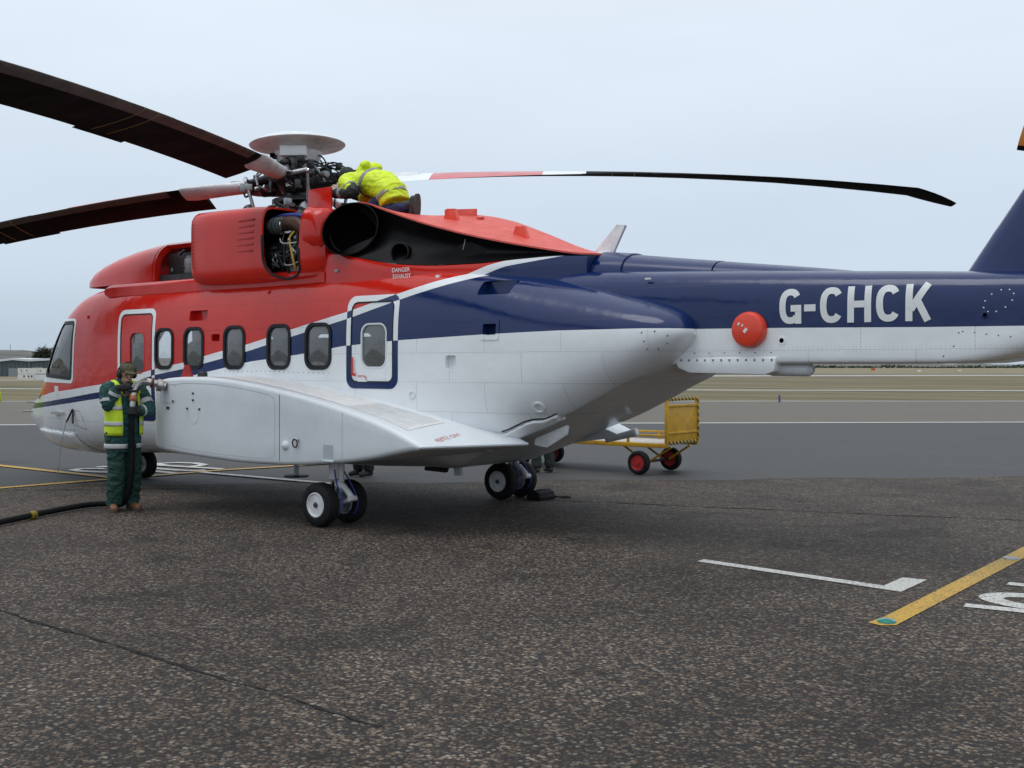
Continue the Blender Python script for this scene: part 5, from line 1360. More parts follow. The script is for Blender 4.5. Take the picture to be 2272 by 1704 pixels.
# ------------------------------------------------------------------ people
from mathutils import noise as mnoise
M_SKIN = mat('skin', (0.42, 0.23, 0.16), 0.55, var=0.12, vscale=30)
M_HIVIS = mat('hi_vis_yellow', (0.55, 0.72, 0.02), 0.6, var=0.12, vscale=18)
M_HIVIS2 = mat('hi_vis_jacket_yellow', (0.66, 0.82, 0.015), 0.55, var=0.10, vscale=12)
M_REFL = mat('reflective_tape', (0.46, 0.47, 0.46), 0.45, var=0.12, vscale=30)
M_REFLD = mat('dull_reflective_tape', (0.27, 0.27, 0.25), 0.5, var=0.12, vscale=30)
M_TEAL = mat('dark_green_jacket', (0.010, 0.062, 0.058), 0.75, var=0.3, vscale=14, bump=.2, bscale=90)
M_TROU = mat('dark_green_trousers', (0.010, 0.046, 0.036), 0.8, var=0.3, vscale=14, bump=.2, bscale=90)
M_NAVY = mat('navy_trousers', (0.012, 0.022, 0.075), 0.8, var=0.3, vscale=14)
M_OLIVE = mat('olive_cap', (0.075, 0.072, 0.038), 0.85, var=0.2, vscale=30)
M_GLOVE = mat('black_glove', (0.014, 0.014, 0.016), 0.75)
M_PALEGL = mat('pale_work_glove', (0.42, 0.36, 0.27), 0.8, var=0.2, vscale=30)
M_BOOT = mat('brown_boot', (0.16, 0.065, 0.032), 0.6, var=0.3, vscale=25)
M_DBOOT = mat('dark_boot', (0.025, 0.025, 0.027), 0.6, var=0.3, vscale=25)
M_SOLE = mat('boot_sole', (0.06, 0.05, 0.042), 0.8)
M_DKSLV = mat('dark_sleeve', (0.018, 0.024, 0.026), 0.7, var=0.3, vscale=20)
def bm_ell(bm, c, r, rot=None, sub=3):
    m = Matrix.Translation(Vector(c))
    if rot is not None: m = m @ rot.to_4x4()
    bmesh.ops.create_icosphere(bm, subdivisions=sub, radius=1.0, matrix=m @ Matrix.Diagonal((*r, 1)))
def bm_limb(bm, pts, rads, n=14, k=5):
    P = spline(pts, k) if len(pts) > 2 else [Vector(p) for p in pts]
    t = np.linspace(0, 1, len(P)); rr = list(np.interp(t, np.linspace(0, 1, len(rads)), rads))
    bm_tube(bm, P, rr, n)
    bm_ell(bm, P[0], (rr[0],) * 3, sub=2); bm_ell(bm, P[-1], (rr[-1],) * 3, sub=2)
def blob(name, build, m, parent=None, voxel=.012, smooth=4, folds=0.0, fscale=11.0):
    bm = bmesh.new(); build(bm); bmesh.ops.recalc_face_normals(bm, faces=bm.faces)
    me = bpy.data.meshes.new(name); bm.to_mesh(me); bm.free()
    o = bpy.data.objects.new(name, me); COL.objects.link(o)
    r = o.modifiers.new('r', 'REMESH'); r.mode = 'VOXEL'; r.voxel_size = voxel
    if smooth:
        s = o.modifiers.new('s', 'SMOOTH'); s.iterations = smooth; s.factor = .5
    me2 = evaluated(o); o.modifiers.clear(); o.data = me2; bpy.data.meshes.remove(me)
    if folds:
        nv = len(me2.vertices); co = np.empty(nv * 3, np.float32); no = np.empty(nv * 3, np.float32)
        me2.vertices.foreach_get('co', co); me2.vertex_normals.foreach_get('vector', no)
        co = co.reshape(-1, 3); no = no.reshape(-1, 3); dd = np.empty(nv, np.float32)
        for i in range(nv):
            q = Vector((co[i, 0] * fscale, co[i, 1] * fscale, co[i, 2] * fscale * 1.6))
            d = mnoise.noise(q) + .5 * mnoise.noise(q * 2.3 + Vector((3, 1, 7)))
            dd[i] = folds * (.5 - abs(d) * 1.6)
        me2.vertices.foreach_set('co', (co + no * dd[:, None]).ravel()); me2.update()
    me2.materials.clear(); me2.materials.append(m)
    me2.polygons.foreach_set('use_smooth', [True] * len(me2.polygons))
    o.parent = parent
    return o
def grip_hand(bm, c, axis, rt, wrist, thumb_up=True, length=.085):
    """palm and five fingers closed round a bar of radius rt"""
    c = Vector(c); ax = Vector(axis).normalized(); w = Vector(wrist) - c
    u = (w - ax * w.dot(ax)).normalized(); v = ax.cross(u)
    bm_ell(bm, c + u * (rt + .028), (.045, .045, .045), sub=2)
    for k in range(4):   # palm columns
        o = ax * ((k - 1.5) * .021)
        bm_limb(bm, [Vector(wrist), c + u * (rt + .05) + o, c + u * (rt + .018) + o], [.028, .020, .014], 8, 3)
    for k, ln in enumerate((1.0, 1.12, 1.06, .88)):
        o = ax * ((1.5 - k) * .021); arcp = []
        for q in range(6):
            a = -.2 + q / 5 * 3.0 * ln
            arcp.append(c + o + (u * math.cos(a) + v * math.sin(a)) * (rt + .012))
        bm_limb(bm, arcp, [.0105, .0100, .0085], 8, 2)
    a0 = c + ax * .04 + u * (rt + .02)
    bm_limb(bm, [a0, a0 + ax * .012 - v * (rt * .6 + .01) - u * .015, c + ax * .035 - v * (rt + .012) - u * (rt * .7)], [.014, .012, .009], 8, 3)
def head_bm(bm, c, f, up, s=1.0):
    """skull, jaw, nose, brow, lips, ears; f forward, up crown direction"""
    c, f, up = Vector(c), Vector(f).normalized(), Vector(up).normalized(); l = up.cross(f).normalized(); rot = Matrix((f, l, up)).transposed()
    bm_ell(bm, c + up * .025 * s, (.100 * s, .078 * s, .105 * s), rot); bm_ell(bm, c + f * .022 * s - up * .055 * s, (.070 * s, .060 * s, .070 * s), rot)
    bm_ell(bm, c + f * .052 * s - up * .098 * s, (.030 * s, .034 * s, .024 * s), rot, 2)
    bm_limb(bm, [c + f * .094 * s + up * .018 * s, c + f * .120 * s - up * .026 * s], [.010 * s, .016 * s], 8)
    for sg in (-1, 1):
        bm_ell(bm, c + l * (sg * .079 * s) - up * .005 * s - f * .005 * s, (.022 * s, .010 * s, .034 * s), rot, 2)
        bm_limb(bm, [c + f * .092 * s + l * (sg * .012 * s) + up * .030 * s, c + f * .080 * s + l * (sg * .052 * s) + up * .028 * s], [.011 * s, .009 * s], 6)
    bm_limb(bm, [c + f * .094 * s - l * .024 * s - up * .058 * s, c + f * .101 * s - up * .057 * s, c + f * .094 * s + l * .024 * s - up * .058 * s], [.007 * s, .009 * s, .007 * s], 6)
def face_bits(parent, c, f, up, s=1.0):
    c, f, up = Vector(c), Vector(f).normalized(), Vector(up).normalized(); l = up.cross(f).normalized()
    for sg in (-1, 1):
        lathe('eye', [(.011 * s, 0), (.008 * s, .005), (.001, .007)], c + f * .086 * s + l * (sg * .033 * s) + up * .010 * s, f, M_SEAL, parent, 10)
def boot_bm(bm, heel, toe, ankle):
    h, t, a = Vector(heel), Vector(toe), Vector(ankle)
    d = (t - h)
    bm_limb(bm, [h + Vector((0, 0, .045)), h + d * .5 + Vector((0, 0, .05)), t + Vector((0, 0, .04))], [.045, .046, .042], 12)
    bm_limb(bm, [h + d * .15 + Vector((0, 0, .05)), a], [.048, .052], 12)
def torso_sec(z, tab):
    zs = [t[0] for t in tab]; return [float(np.interp(z, zs, [t[k] for t in tab])) for k in (1, 2, 3)]   # a (side), b (front-back), lean
def torso_ring(z, base, f, l, tab, off=0.0, a0=0, a1=360, n=32):
    a, b, lean = torso_sec(z, tab); out = []
    for k in range(n):
        t = R(a0 + (a1 - a0) * k / (n - 1 if a1 - a0 < 360 else n))
        sy = math.copysign(abs(math.sin(t)) ** .85, math.sin(t)); sx = math.copysign(abs(math.cos(t)) ** .85, math.cos(t))
        out.append(Vector((base[0], base[1], z)) + f * ((b + off) * sx + lean) + l * ((a + off) * sy))
    return out
TORSO = [(.68, .190, .155, 0), (.72, .198, .162, 0), (.85, .196, .164, .01), (1.0, .190, .170, .02), (1.15, .190, .165, .015), (1.3, .195, .152, .0), (1.42, .185, .130, -.01), (1.48, .150, .105, -.01), (1.53, .09, .085, 0)]
def shell(name, z0, z1, base, f, l, tab, off, a0, a1, m, parent, th=.008, nz=14, dip=None):
    rings = []
    for i in range(nz + 1):
        z = z0 + (z1 - z0) * i / nz
        rings.append(torso_ring(z, base, f, l, tab, off, a0, a1, 30))
    bm = bmesh.new(); bm_rings(bm, rings, cap=False, closed=False)
    for v in bm.verts:
        d = mnoise.noise(v.co * 9); v.co += (v.co - Vector((base[0], base[1], v.co.z))).normalized() * .006 * d
    o = from_bm(name, bm, m, parent, True)
    s = o.modifiers.new('s', 'SOLIDIFY'); s.thickness = th; s.offset = 1
    return o
def cuff_band(name, p0, p1, r, m, parent):
    return tube(name, [p0, p1], r, m, parent, 18)
def standing(name_label, base, face, group=None, trousers=M_TROU, jacket=M_TEAL, boots=M_DBOOT, vest=None, arms='down', h=1.0):
    bx, by = base; f = Vector((math.cos(face), math.sin(face), 0)); l = Vector((-f.y, f.x, 0))
    B = Vector((bx, by, 0))
    hips = [B + l * (s * .095) + Vector((0, 0, .90)) for s in (-1, 1)]; knees = [B + l * (s * .11) + f * .03 + Vector((0, 0, .48)) for s in (-1, 1)]; ank = [B + l * (s * .115) - f * .02 + Vector((0, 0, .10)) for s in (-1, 1)]
    sho = [B + l * (s * .20) + Vector((0, 0, 1.43)) for s in (-1, 1)]; elb = [B + l * (s * .28) + f * -.03 + Vector((0, 0, 1.13)) for s in (-1, 1)]; wri = [B + l * (s * .27) + f * .10 + Vector((0, 0, .88)) for s in (-1, 1)]
    hc = B + f * .03 + Vector((0, 0, 1.63))
    def body(bm):
        head_bm(bm, hc, f, (0, 0, 1)); bm_limb(bm, [B + Vector((0, 0, 1.4)), hc - Vector((0, 0, .06))], [.06, .055])
        bm_limb(bm, [B + Vector((0, 0, .9)), B + Vector((0, 0, 1.4))], [.12, .12])
        for i in (0, 1):
            bm_limb(bm, [hips[i], knees[i], ank[i]], [.07, .05, .04]); bm_limb(bm, [sho[i], elb[i], wri[i]], [.045, .038, .03])
            bm_limb(bm, [sho[i], B + Vector((0, 0, 1.4))], [.05, .08])
            w = wri[i]
            bm_ell(bm, w - Vector((0, 0, .05)), (.03, .025, .05), sub=2)
            for k in range(4): bm_limb(bm, [w + f * (.022 * (k - 1.5)) - Vector((0, 0, .08)), w + f * (.022 * (k - 1.5)) - Vector((0, 0, .15 - .008 * abs(k - 1.5))) - l * (.01 if i else -.01)], [.010, .008], 6)
            bm_limb(bm, [w + f * .03 - Vector((0, 0, .04)), w + f * .055 - Vector((0, 0, .10))], [.012, .009], 6)
    p = blob('person', body, M_SKIN, None, .014, 2); tag(p, name_label, 'person', group)
    def tr(bm):
        for i in (0, 1): bm_limb(bm, [hips[i] + Vector((0, 0, .05)), knees[i], ank[i] + Vector((0, 0, .02))], [.115, .088, .085])
        bm_ell(bm, B + Vector((0, 0, .92)), (.16, .17, .13))
    blob('trousers', tr, trousers, p, .014, 3, .010)
    def jk(bm):
        bm_rings(bm, [torso_ring(z, base, f, l, TORSO) for z in (.70, .85, 1.0, 1.15, 1.3, 1.42, 1.48, 1.53)])
        for i in (0, 1): bm_limb(bm, [sho[i] - l * (.05 if i else -.05), sho[i], elb[i], wri[i]], [.07, .085, .066, .055])
    blob('jacket', jk, jacket, p, .014, 3, .010)
    if vest: shell('vest', .80, 1.44, base, f, l, TORSO, .016, 18, 342, vest, p); shell('reflective_band', 1.0, 1.05, base, f, l, TORSO, .026, 18, 342, M_REFL, p)
    for i in (0, 1):
        blob('boot', lambda bm, i=i: boot_bm(bm, ank[i] - f * .04 - Vector((0, 0, .10)), ank[i] + f * .17 - Vector((0, 0, .10)), ank[i] + Vector((0, 0, .03))), boots, p, .012, 2)
    blob('hair', lambda bm: (bm_ell(bm, hc + Vector((0, 0, .05)) - f * .012, (.104, .085, .085))), M_DKSLV, p, .014, 1)
    return p

# --- the refueller at the sponson
f, l = Vector((1, 0, 0)), Vector((0, 1, 0)); base = (6.06, -2.27); B = Vector((*base, 0))
hip = {-1: B + Vector((-.01, -.095, .90)), 1: B + Vector((0, .095, .90))}
kne = {-1: B + Vector((.03, -.10, .49)), 1: B + Vector((.05, .10, .49))}
ank = {-1: B + Vector((-.03, -.10, .11)), 1: B + Vector((.0, .11, .11))}
sho = {-1: B + Vector((.0, -.20, 1.44)), 1: B + Vector((.03, .19, 1.43))}
elb = {-1: Vector((6.10, -2.49, 1.255)), 1: Vector((6.27, -2.06, 1.20))}
wri = {-1: Vector((6.19, -2.43, 1.455)), 1: Vector((6.30, -2.21, 1.185))}
hc = B + Vector((.075, .0, 1.625)); hf = Vector((.93, -.25, -.25)).normalized(); hup = Vector((.22, 0, .97)).normalized()
NZ = spline([(6.41, -1.925, 1.475), (6.345, -2.03, 1.515), (6.275, -2.14, 1.535), (6.265, -2.22, 1.50), (6.275, -2.265, 1.42), (6.285, -2.285, 1.32), (6.285, -2.295, 1.24)], 6)
def man_body(bm):
    head_bm(bm, hc, hf, hup); bm_limb(bm, [B + Vector((0, 0, 1.42)), hc - Vector((.02, 0, .07))], [.062, .056])
    bm_limb(bm, [B + Vector((0, 0, .9)), B + Vector((.01, 0, 1.4))], [.13, .13])
    for s in (-1, 1):
        bm_limb(bm, [hip[s], kne[s], ank[s]], [.075, .052, .042]); bm_limb(bm, [sho[s], elb[s], wri[s]], [.048, .04, .032]); bm_limb(bm, [sho[s], B + Vector((0, 0, 1.4))], [.05, .08])
        c = wri[s] + (Vector((6.275, -2.255, 1.45)) if s == -1 else Vector((6.285, -2.293, 1.20)) - wri[s]) * 0
    grip_hand(bm, (6.272, -2.25, 1.455), (.05, -.35, -.93), .034, wri[-1])
    grip_hand(bm, (6.287, -2.297, 1.19), (0, -.1, -.99), .036, wri[1])
man = blob('person', man_body, M_SKIN, None, .008, 1)
tag(man, 'worker in olive cap and open hi-vis vest holding a fuel nozzle to the sponson', 'person')
face_bits(man, hc, hf, hup)
def man_tr(bm):
    for s in (-1, 1): bm_limb(bm, [hip[s] + Vector((0, 0, .04)), kne[s], ank[s] + Vector((0, 0, .0))], [.122, .098, .094], 18, 8)
    bm_ell(bm, B + Vector((0, 0, .92)), (.165, .185, .14))
blob('trousers', man_tr, M_TROU, man, .011, 3, .022, 8)
def man_jk(bm):
    bm_rings(bm, [torso_ring(z, base, f, l, TORSO) for z in (.70, .78, .85, .92, 1.0, 1.08, 1.15, 1.22, 1.3, 1.36, 1.42, 1.48, 1.53)])
    bm_limb(bm, [sho[-1] + Vector((0, .07, .0)), sho[-1], elb[-1], wri[-1] - (wri[-1] - elb[-1]).normalized() * .03], [.08, .092, .076, .058], 16, 6)
    bm_limb(bm, [sho[1] - Vector((0, .07, .0)), sho[1], elb[1], wri[1] - (wri[1] - elb[1]).normalized() * .03], [.08, .092, .076, .058], 16, 6)
    bm_limb(bm, [B + Vector((-.02, 0, 1.48)), B + Vector((.01, 0, 1.56))], [.085, .075])
blob('jacket', man_jk, M_TEAL, man, .010, 3, .015, 10)
sh_tab = [(z, a + .006, b + .006, ln) for z, a, b, ln in TORSO]
shell('vest', .90, 1.46, base, f, l, sh_tab, .014, 22, 330, M_HIVIS, man)
shell('reflective_band', 1.015, 1.065, base, f, l, sh_tab, .026, 22, 330, M_REFL, man, .004, 3)
shell('reflective_band', 1.205, 1.25, base, f, l, sh_tab, .026, 22, 330, M_REFL, man, .004, 3)
shell('reflective_band', .745, .80, base, f, l, sh_tab, .012, 12, 348, M_REFL, man, .004, 3)
for s in (-1, 1):
    for t, r_ in ((.58, .094),): p0 = sho[s].lerp(elb[s], t); p1 = sho[s].lerp(elb[s], t + .2); cuff_band('sleeve_band', p0, p1, r_, M_REFL, man)
    p0 = elb[s].lerp(wri[s], .62); p1 = elb[s].lerp(wri[s], .78); cuff_band('sleeve_band', p0, p1, .074, M_REFL, man)
    # vest strap over the shoulder
    tube('shoulder_strap', spline([B + Vector((-.12, s * .10, 1.36)), B + Vector((-.05, s * .11, 1.505)), B + Vector((.05, s * .12, 1.49)), B + Vector((.12, s * .12, 1.38))], 5), .042, M_HIVIS, man, 10)
blob('glove', lambda bm: (grip_hand(bm, (6.272, -2.25, 1.455), (.05, -.35, -.93), .034, wri[-1]), bm_limb(bm, [wri[-1], elb[-1].lerp(wri[-1], .8)], [.042, .05])), M_GLOVE, man, .006, 0).modifiers.new('d', 'DISPLACE').strength = .006
blob('glove', lambda bm: (grip_hand(bm, (6.287, -2.297, 1.19), (0, -.1, -.99), .036, wri[1]), bm_limb(bm, [wri[1], elb[1].lerp(wri[1], .8)], [.042, .05])), M_GLOVE, man, .006, 0).modifiers.new('d', 'DISPLACE').strength = .006
for o in man.children:
    if o.name.startswith('glove'): o.modifiers[0].mid_level = 0.0
for s, t_ in ((-1, Vector((.17, -.10, 0))), (1, Vector((.19, -.03, 0)))):
    h_ = ank[s] - Vector((.04, 0, .11)); blob('boot', lambda bm: boot_bm(bm, h_, h_ + Vector((.04, 0, 0)) + t_, ank[s] + Vector((0, 0, .03))), M_BOOT, man, .010, 2)
    bm = bmesh.new(); d_ = (t_ + Vector((.04, 0, 0))); nn = Vector((-d_.y, d_.x, 0)).normalized(); pts = []
    for k in range(20):
        a = 2 * math.pi * k / 20; pts.append(h_ + d_ * .5 + d_ * (.5 + .035 / d_.length * 1.3) * math.cos(a) + nn * (.048 * math.copysign(abs(math.sin(a)) ** .6, math.sin(a))))
    bm_rings(bm, [[p + Vector((0, 0, .003)) for p in pts], [p + Vector((0, 0, .024)) for p in pts]]); from_bm('boot_sole', bm, M_SOLE, man, True, 40)
lx = hup.cross(hf).normalized(); rot = Matrix((hf, lx, hup)).transposed()
def cap_bm(bm):
    bm_ell(bm, hc + hup * .062, (.112, .092, .075), rot); bm_limb(bm, [hc + hf * .10 + hup * .052 - lx * .03, hc + hf * .10 + hup * .052 + lx * .03], [.016, .016])
    bm_ell(bm, hc + hf * .125 + hup * .048, (.075, .070, .011), rot)
blob('cap', cap_bm, M_OLIVE, man, .008, 2)
for s in (-1, 1): lathe('ear_defender', [(.030, -.02), (.042, -.012), (.044, .012), (.03, .03), (.001, .034)], hc + lx * (s * .085) - hup * .008, lx * s, M_GLOVE, man, 18)
tube('headband', spline([hc + lx * .10, hc + lx * .095 + hup * .07, hc + hup * .145, hc - lx * .095 + hup * .07, hc - lx * .10], 6), .008, M_GLOVE, man, 8)
tube('collar', spline([B + Vector((-.08, 0, 1.53)), B + Vector((-.02, .08, 1.54)), B + Vector((.06, .04, 1.52)), B + Vector((.06, -.04, 1.52)), B + Vector((-.02, -.08, 1.54)), B + Vector((-.08, 0, 1.53))], 5), .03, M_TEAL, man, 10)

# --- fuel hose with its nozzle
M_NOZ = mat('worn_alloy', (0.52, 0.50, 0.48), 0.32, metal=0.85, var=0.25, vscale=25)
M_HOSE = mat('black_hose', (0.007, 0.007, 0.008), 0.75, spec=0.2, var=0.3, vscale=10, bump=.2, bscale=30)
hose_path = spline([(6.285, -2.30, 1.16), (6.285, -2.30, .95), (6.265, -2.28, .6), (6.20, -2.272, .28), (6.08, -2.27, .10), (5.92, -2.26, .05), (5.72, -2.24, .047), (5.62, -2.45, .047), (5.72, -2.80, .047), (5.90, -3.20, .047), (6.10, -3.58, .047), (6.28, -3.92, .047), (6.8, -4.7, .047), (7.5, -5.3, .047)], 9)
hose = tag(tube('fuel_hose', hose_path, .034, M_HOSE, None, 16), 'thick black fuel hose with metal nozzle lying across the apron', 'hose')
noz = tube('nozzle', NZ, [.052] * 4 + [.045] * 10 + [.036] * (len(NZ) - 14), M_NOZ, hose, 18)
lathe('coupling', [(.062, -.05), (.075, -.04), (.075, .01), (.06, .02), (.055, .05)], (6.385, -1.965, 1.487), (.5, .82, -.2), M_NOZ, noz, 22)
lathe('red_dust_seal', [(.058, -.015), (.064, 0), (.058, .015)], (6.33, -2.052, 1.518), (.5, .82, -.2), mat('maroon_seal', (.12, .02, .02), .5), noz, 20)
lathe('copper_ring', [(.046, -.03), (.05, -.02), (.05, .03), (.046, .04)], (6.284, -2.28, 1.345), (0, -.15, -.98), mat('copper', (.42, .17, .08), .35, metal=.8), noz, 20)
tube('nozzle_handle', spline([(6.30, -2.10, 1.55), (6.34, -2.16, 1.57), (6.33, -2.26, 1.54), (6.30, -2.30, 1.47)], 5), .012, M_NOZ, noz, 8)
pi = min(range(len(hose_path)), key=lambda i: (hose_path[i] - Vector((5.985, -3.36, .047))).length)
tube('hose_band', [hose_path[pi - 1], hose_path[pi + 1]], .047, mat('yellow_black_tape', (.40, .28, .02), .5, dirt=(.03, .025, .02), vscale=25), hose, 16)

# --- the mechanic kneeling on the engine deck, facing forward, seen from his left
Y0 = -.46
pel, mid_, che = Vector((8.70, Y0, 3.74)), Vector((8.56, Y0, 3.87)), Vector((8.30, Y0, 3.93))
mh = Vector((8.02, Y0 - .01, 3.995)); mf = Vector((-.80, 0, -.60)).normalized(); mu = Vector((-.55, 0, .83)).normalized()
shL, shR = Vector((8.20, Y0 - .20, 3.90)), Vector((8.20, Y0 + .20, 3.90))
elL, elR = Vector((8.37, Y0 - .27, 3.765)), Vector((8.02, Y0 + .27, 3.80))
wrL, wrR = Vector((8.06, Y0 - .26, 3.775)), Vector((7.72, Y0 + .15, 3.90))
hiL, hiR = pel + Vector((0, -.08, -.06)), pel + Vector((0, .08, -.06)); knL, knR = Vector((8.46, Y0 - .13, 3.52)), Vector((8.46, Y0 + .13, 3.52))
anL, anR = Vector((9.05, Y0 - .07, 3.545)), Vector((8.80, Y0 + .14, 3.52))
def mech_body(bm):
    head_bm(bm, mh, mf, mu); bm_limb(bm, [che, mh - mu * .07], [.07, .056]); bm_limb(bm, [pel, mid_, che], [.13, .13, .12])
    for a, b, c in ((hiL, knL, anL), (hiR, knR, anR)): bm_limb(bm, [a, b], [.085, .06]); bm_limb(bm, [b, c], [.06, .042])
    for a, b, c in ((shL, elL, wrL), (shR, elR, wrR)): bm_limb(bm, [che, a], [.08, .05]); bm_limb(bm, [a, b], [.05, .042]); bm_limb(bm, [b, c], [.042, .032])
    grip_hand(bm, (7.97, Y0 - .25, 3.815), (.2, .95, .1), .022, wrL); grip_hand(bm, (7.64, Y0 + .14, 3.95), (.2, .95, .1), .022, wrR)
mech = tag(blob('person', mech_body, M_SKIN, None, .010, 1), 'mechanic in bright yellow jacket kneeling beside the rotor head on top of the helicopter', 'person')
def mech_jk(bm):
    rings = []
    for c, d, a, b in ((pel + Vector((.11, 0, -.125)), (-.5, .86), .195, .16), (pel + Vector((.03, 0, .02)), (-.55, .83), .205, .185), (mid_, (-.75, .66), .208, .19), (mid_.lerp(che, .5), (-.90, .42), .21, .172), (che, (-.95, .30), .198, .145), (che + Vector((-.12, 0, .03)), (-.95, .3), .13, .10)):
        x = Vector((d[0], 0, d[1])); nrm = Vector((0, 1, 0)); v_ = x.cross(nrm)
        rings.append([c + nrm * (a * math.copysign(abs(math.cos(t)) ** .9, math.cos(t))) + v_ * (b * math.sin(t)) for t in np.linspace(0, 2 * math.pi, 33)[:-1]])
    bm_rings(bm, rings)
    bm_limb(bm, [che + Vector((0, -.08, 0)), shL, shL.lerp(elL, .75)], [.11, .105, .088]); bm_limb(bm, [che + Vector((0, .08, 0)), shR, elR], [.11, .10, .085])
    bm_limb(bm, [che + Vector((.12, -.10, .17)), che + Vector((.02, 0, .17)), che + Vector((.12, .10, .17))], [.055, .075, .055]); bm_ell(bm, che + Vector((.05, 0, .13)), (.14, .13, .075))
blob('jacket', mech_jk, M_HIVIS2, mech, .010, 3, .011, 7)
def ring_band(name, c, d, a, b, w, m):
    x = Vector((d[0], 0, d[1])).normalized(); nrm = Vector((0, 1, 0)); v_ = x.cross(nrm); bm = bmesh.new(); rings = []
    for q in (-w / 2, -w / 4, w / 4, w / 2): rings.append([Vector(c) + x * q + nrm * (a * math.cos(t)) + v_ * (b * math.sin(t)) for t in np.linspace(0, 2 * math.pi, 41)[:-1]])
    bm_rings(bm, rings, cap=False); o = from_bm(name, bm, m, mech, True); s_2 = o.modifiers.new('s', 'SOLIDIFY'); s_2.thickness = .006
    return o
ring_band('reflective_band', pel + Vector((.055, 0, -.035)), (-.55, .83), .208, .184, .05, M_REFLD); ring_band('reflective_band', mid_.lerp(che, .45), (-.90, .42), .219, .184, .05, M_REFLD)
blob('forearm_sleeve', lambda bm: (bm_limb(bm, [shL.lerp(elL, .6), elL, wrL], [.080, .082, .058], 14, 5)), M_DKSLV, mech, .010, 2, .008, 14); blob('forearm_sleeve', lambda bm: (bm_limb(bm, [elR, wrR], [.072, .055])), M_DKSLV, mech, .010, 2, .008, 14)
cuff_band('sleeve_band', elL.lerp(wrL, .45), elL.lerp(wrL, .66), .070, M_REFLD, mech); cuff_band('sleeve_band', shL.lerp(elL, .52), shL.lerp(elL, .70), .095, M_REFLD, mech)
for c, w in (((7.97, Y0 - .25, 3.815), wrL), ((7.64, Y0 + .14, 3.95), wrR)):
    g_ = blob('glove', lambda bm: (grip_hand(bm, c, (.2, .95, .1), .022, w), bm_limb(bm, [w, Vector(c).lerp(w, .5)], [.045, .045])), M_PALEGL, mech, .007, 0); d_ = g_.modifiers.new('d', 'DISPLACE'); d_.strength = .008; d_.mid_level = 0
def mech_tr(bm):
    for a, b, c in ((hiL, knL, anL), (hiR, knR, anR)): bm_limb(bm, [a, b], [.098, .08]); bm_limb(bm, [b, c], [.08, .068])
    bm_ell(bm, pel + Vector((0, 0, -.05)), (.14, .165, .12))
blob('trousers', mech_tr, M_NAVY, mech, .012, 2, .012, 9)
for a in (anL, anR):
    def bt(bm, a=a):
        bm_limb(bm, [a + Vector((-.03, 0, .02)), a + Vector((.12, 0, .03))], [.058, .052]); bm_limb(bm, [a + Vector((.11, 0, .085)), a + Vector((.12, 0, -.0)), a + Vector((.09, 0, -.075))], [.048, .05, .044])
    blob('boot', bt, M_DBOOT, mech, .010, 2)
    bm = bmesh.new(); pts = [(.0 + .048 * math.copysign(abs(math.cos(t)) ** .6, math.cos(t)), .01 + .135 * math.sin(t)) for t in np.linspace(0, 2 * math.pi, 25)[:-1]]
    bm_rings(bm, [[a + Vector((.155 - .10 * abs(z) * 0 + .02 * z, y, z)) for y, z in pts], [a + Vector((.185 + .02 * z, y, z)) for y, z in pts]]); from_bm('boot_sole', bm, M_SOLE, mech, True, 40)
blob('hair', lambda bm: bm_ell(bm, mh + mu * .05 - mf * .02, (.11, .085, .09)), M_DKSLV, mech, .012, 1)
tube('tool_cable', spline([(8.0, Y0 - .2, 3.72), (8.05, Y0 - .25, 3.62), (8.16, Y0 - .25, 3.55)], 5), .010, M_GLOVE, mech, 6)
# --- others: behind the tail ramp, behind the belly, and at the left edge of the picture
standing('person in dark green trousers standing beyond the far main wheels', (7.17, 4.66), R(150), trousers=mat('faded_green_trousers', (0.018, 0.030, 0.026), .85, var=.3, vscale=12))
standing('person whose dark boots show under the belly on the far side', (5.33, 2.42), R(-90), trousers=M_DKSLV)
q = far(-9.405, 20.0); standing('person in a hi-vis jacket cut off by the left edge of the picture', (q.x, q.y), R(200), trousers=M_NAVY, jacket=M_HIVIS)
# ------------------------------------------------------------------ baggage cart
M_CARTY = mat('cart_yellow', (0.66, 0.36, 0.012), 0.5, var=0.22, vscale=5, dirt=(0.46, 0.25, 0.02))
M_CARTD = mat('cart_deck', (0.45, 0.44, 0.41), 0.7, var=0.2, vscale=5)
M_RIMR = mat('red_wheel_rim', (0.42, 0.02, 0.02), 0.5, var=0.2, vscale=12)
def hazard(name, axis='y'):
    m, n, l, b = principled(name); tc = n.new('ShaderNodeTexCoord'); sp = n.new('ShaderNodeSeparateXYZ'); l.new(tc.outputs['Object'], sp.inputs[0])
    a = n.new('ShaderNodeMath'); a.operation = 'ADD'; l.new(sp.outputs['Y'], a.inputs[0]); l.new(sp.outputs['Z'], a.inputs[1])
    d = n.new('ShaderNodeMath'); d.operation = 'MULTIPLY'; d.inputs[1].default_value = 9.0; l.new(a.outputs[0], d.inputs[0])
    fr = n.new('ShaderNodeMath'); fr.operation = 'FRACT'; l.new(d.outputs[0], fr.inputs[0]); g = n.new('ShaderNodeMath'); g.operation = 'GREATER_THAN'; g.inputs[1].default_value = .5; l.new(fr.outputs[0], g.inputs[0])
    c = mixc(n, l, g.outputs[0], (0.55, 0.33, 0.02), (0.02, 0.02, 0.02)); l.new(c.outputs[2], b.inputs['Base Color']); b.inputs['Roughness'].default_value = .6
    return m
M_HAZ = hazard('hazard_stripes')
cart = tag(empty('baggage_cart', (7.85, 5.85, 0)), 'yellow flatbed baggage cart with tall end board parked behind the helicopter', 'cart')
def cpart(name, c, s, m, bevel=.006, parent=None, rot=None): return box(name, (c[0] - 7.85, c[1] - 5.85, c[2]), s, m, parent or cart, bevel, rot)
cpart('deck', (7.5, 5.86, .485), (3.1, .92, .03), M_CARTD)
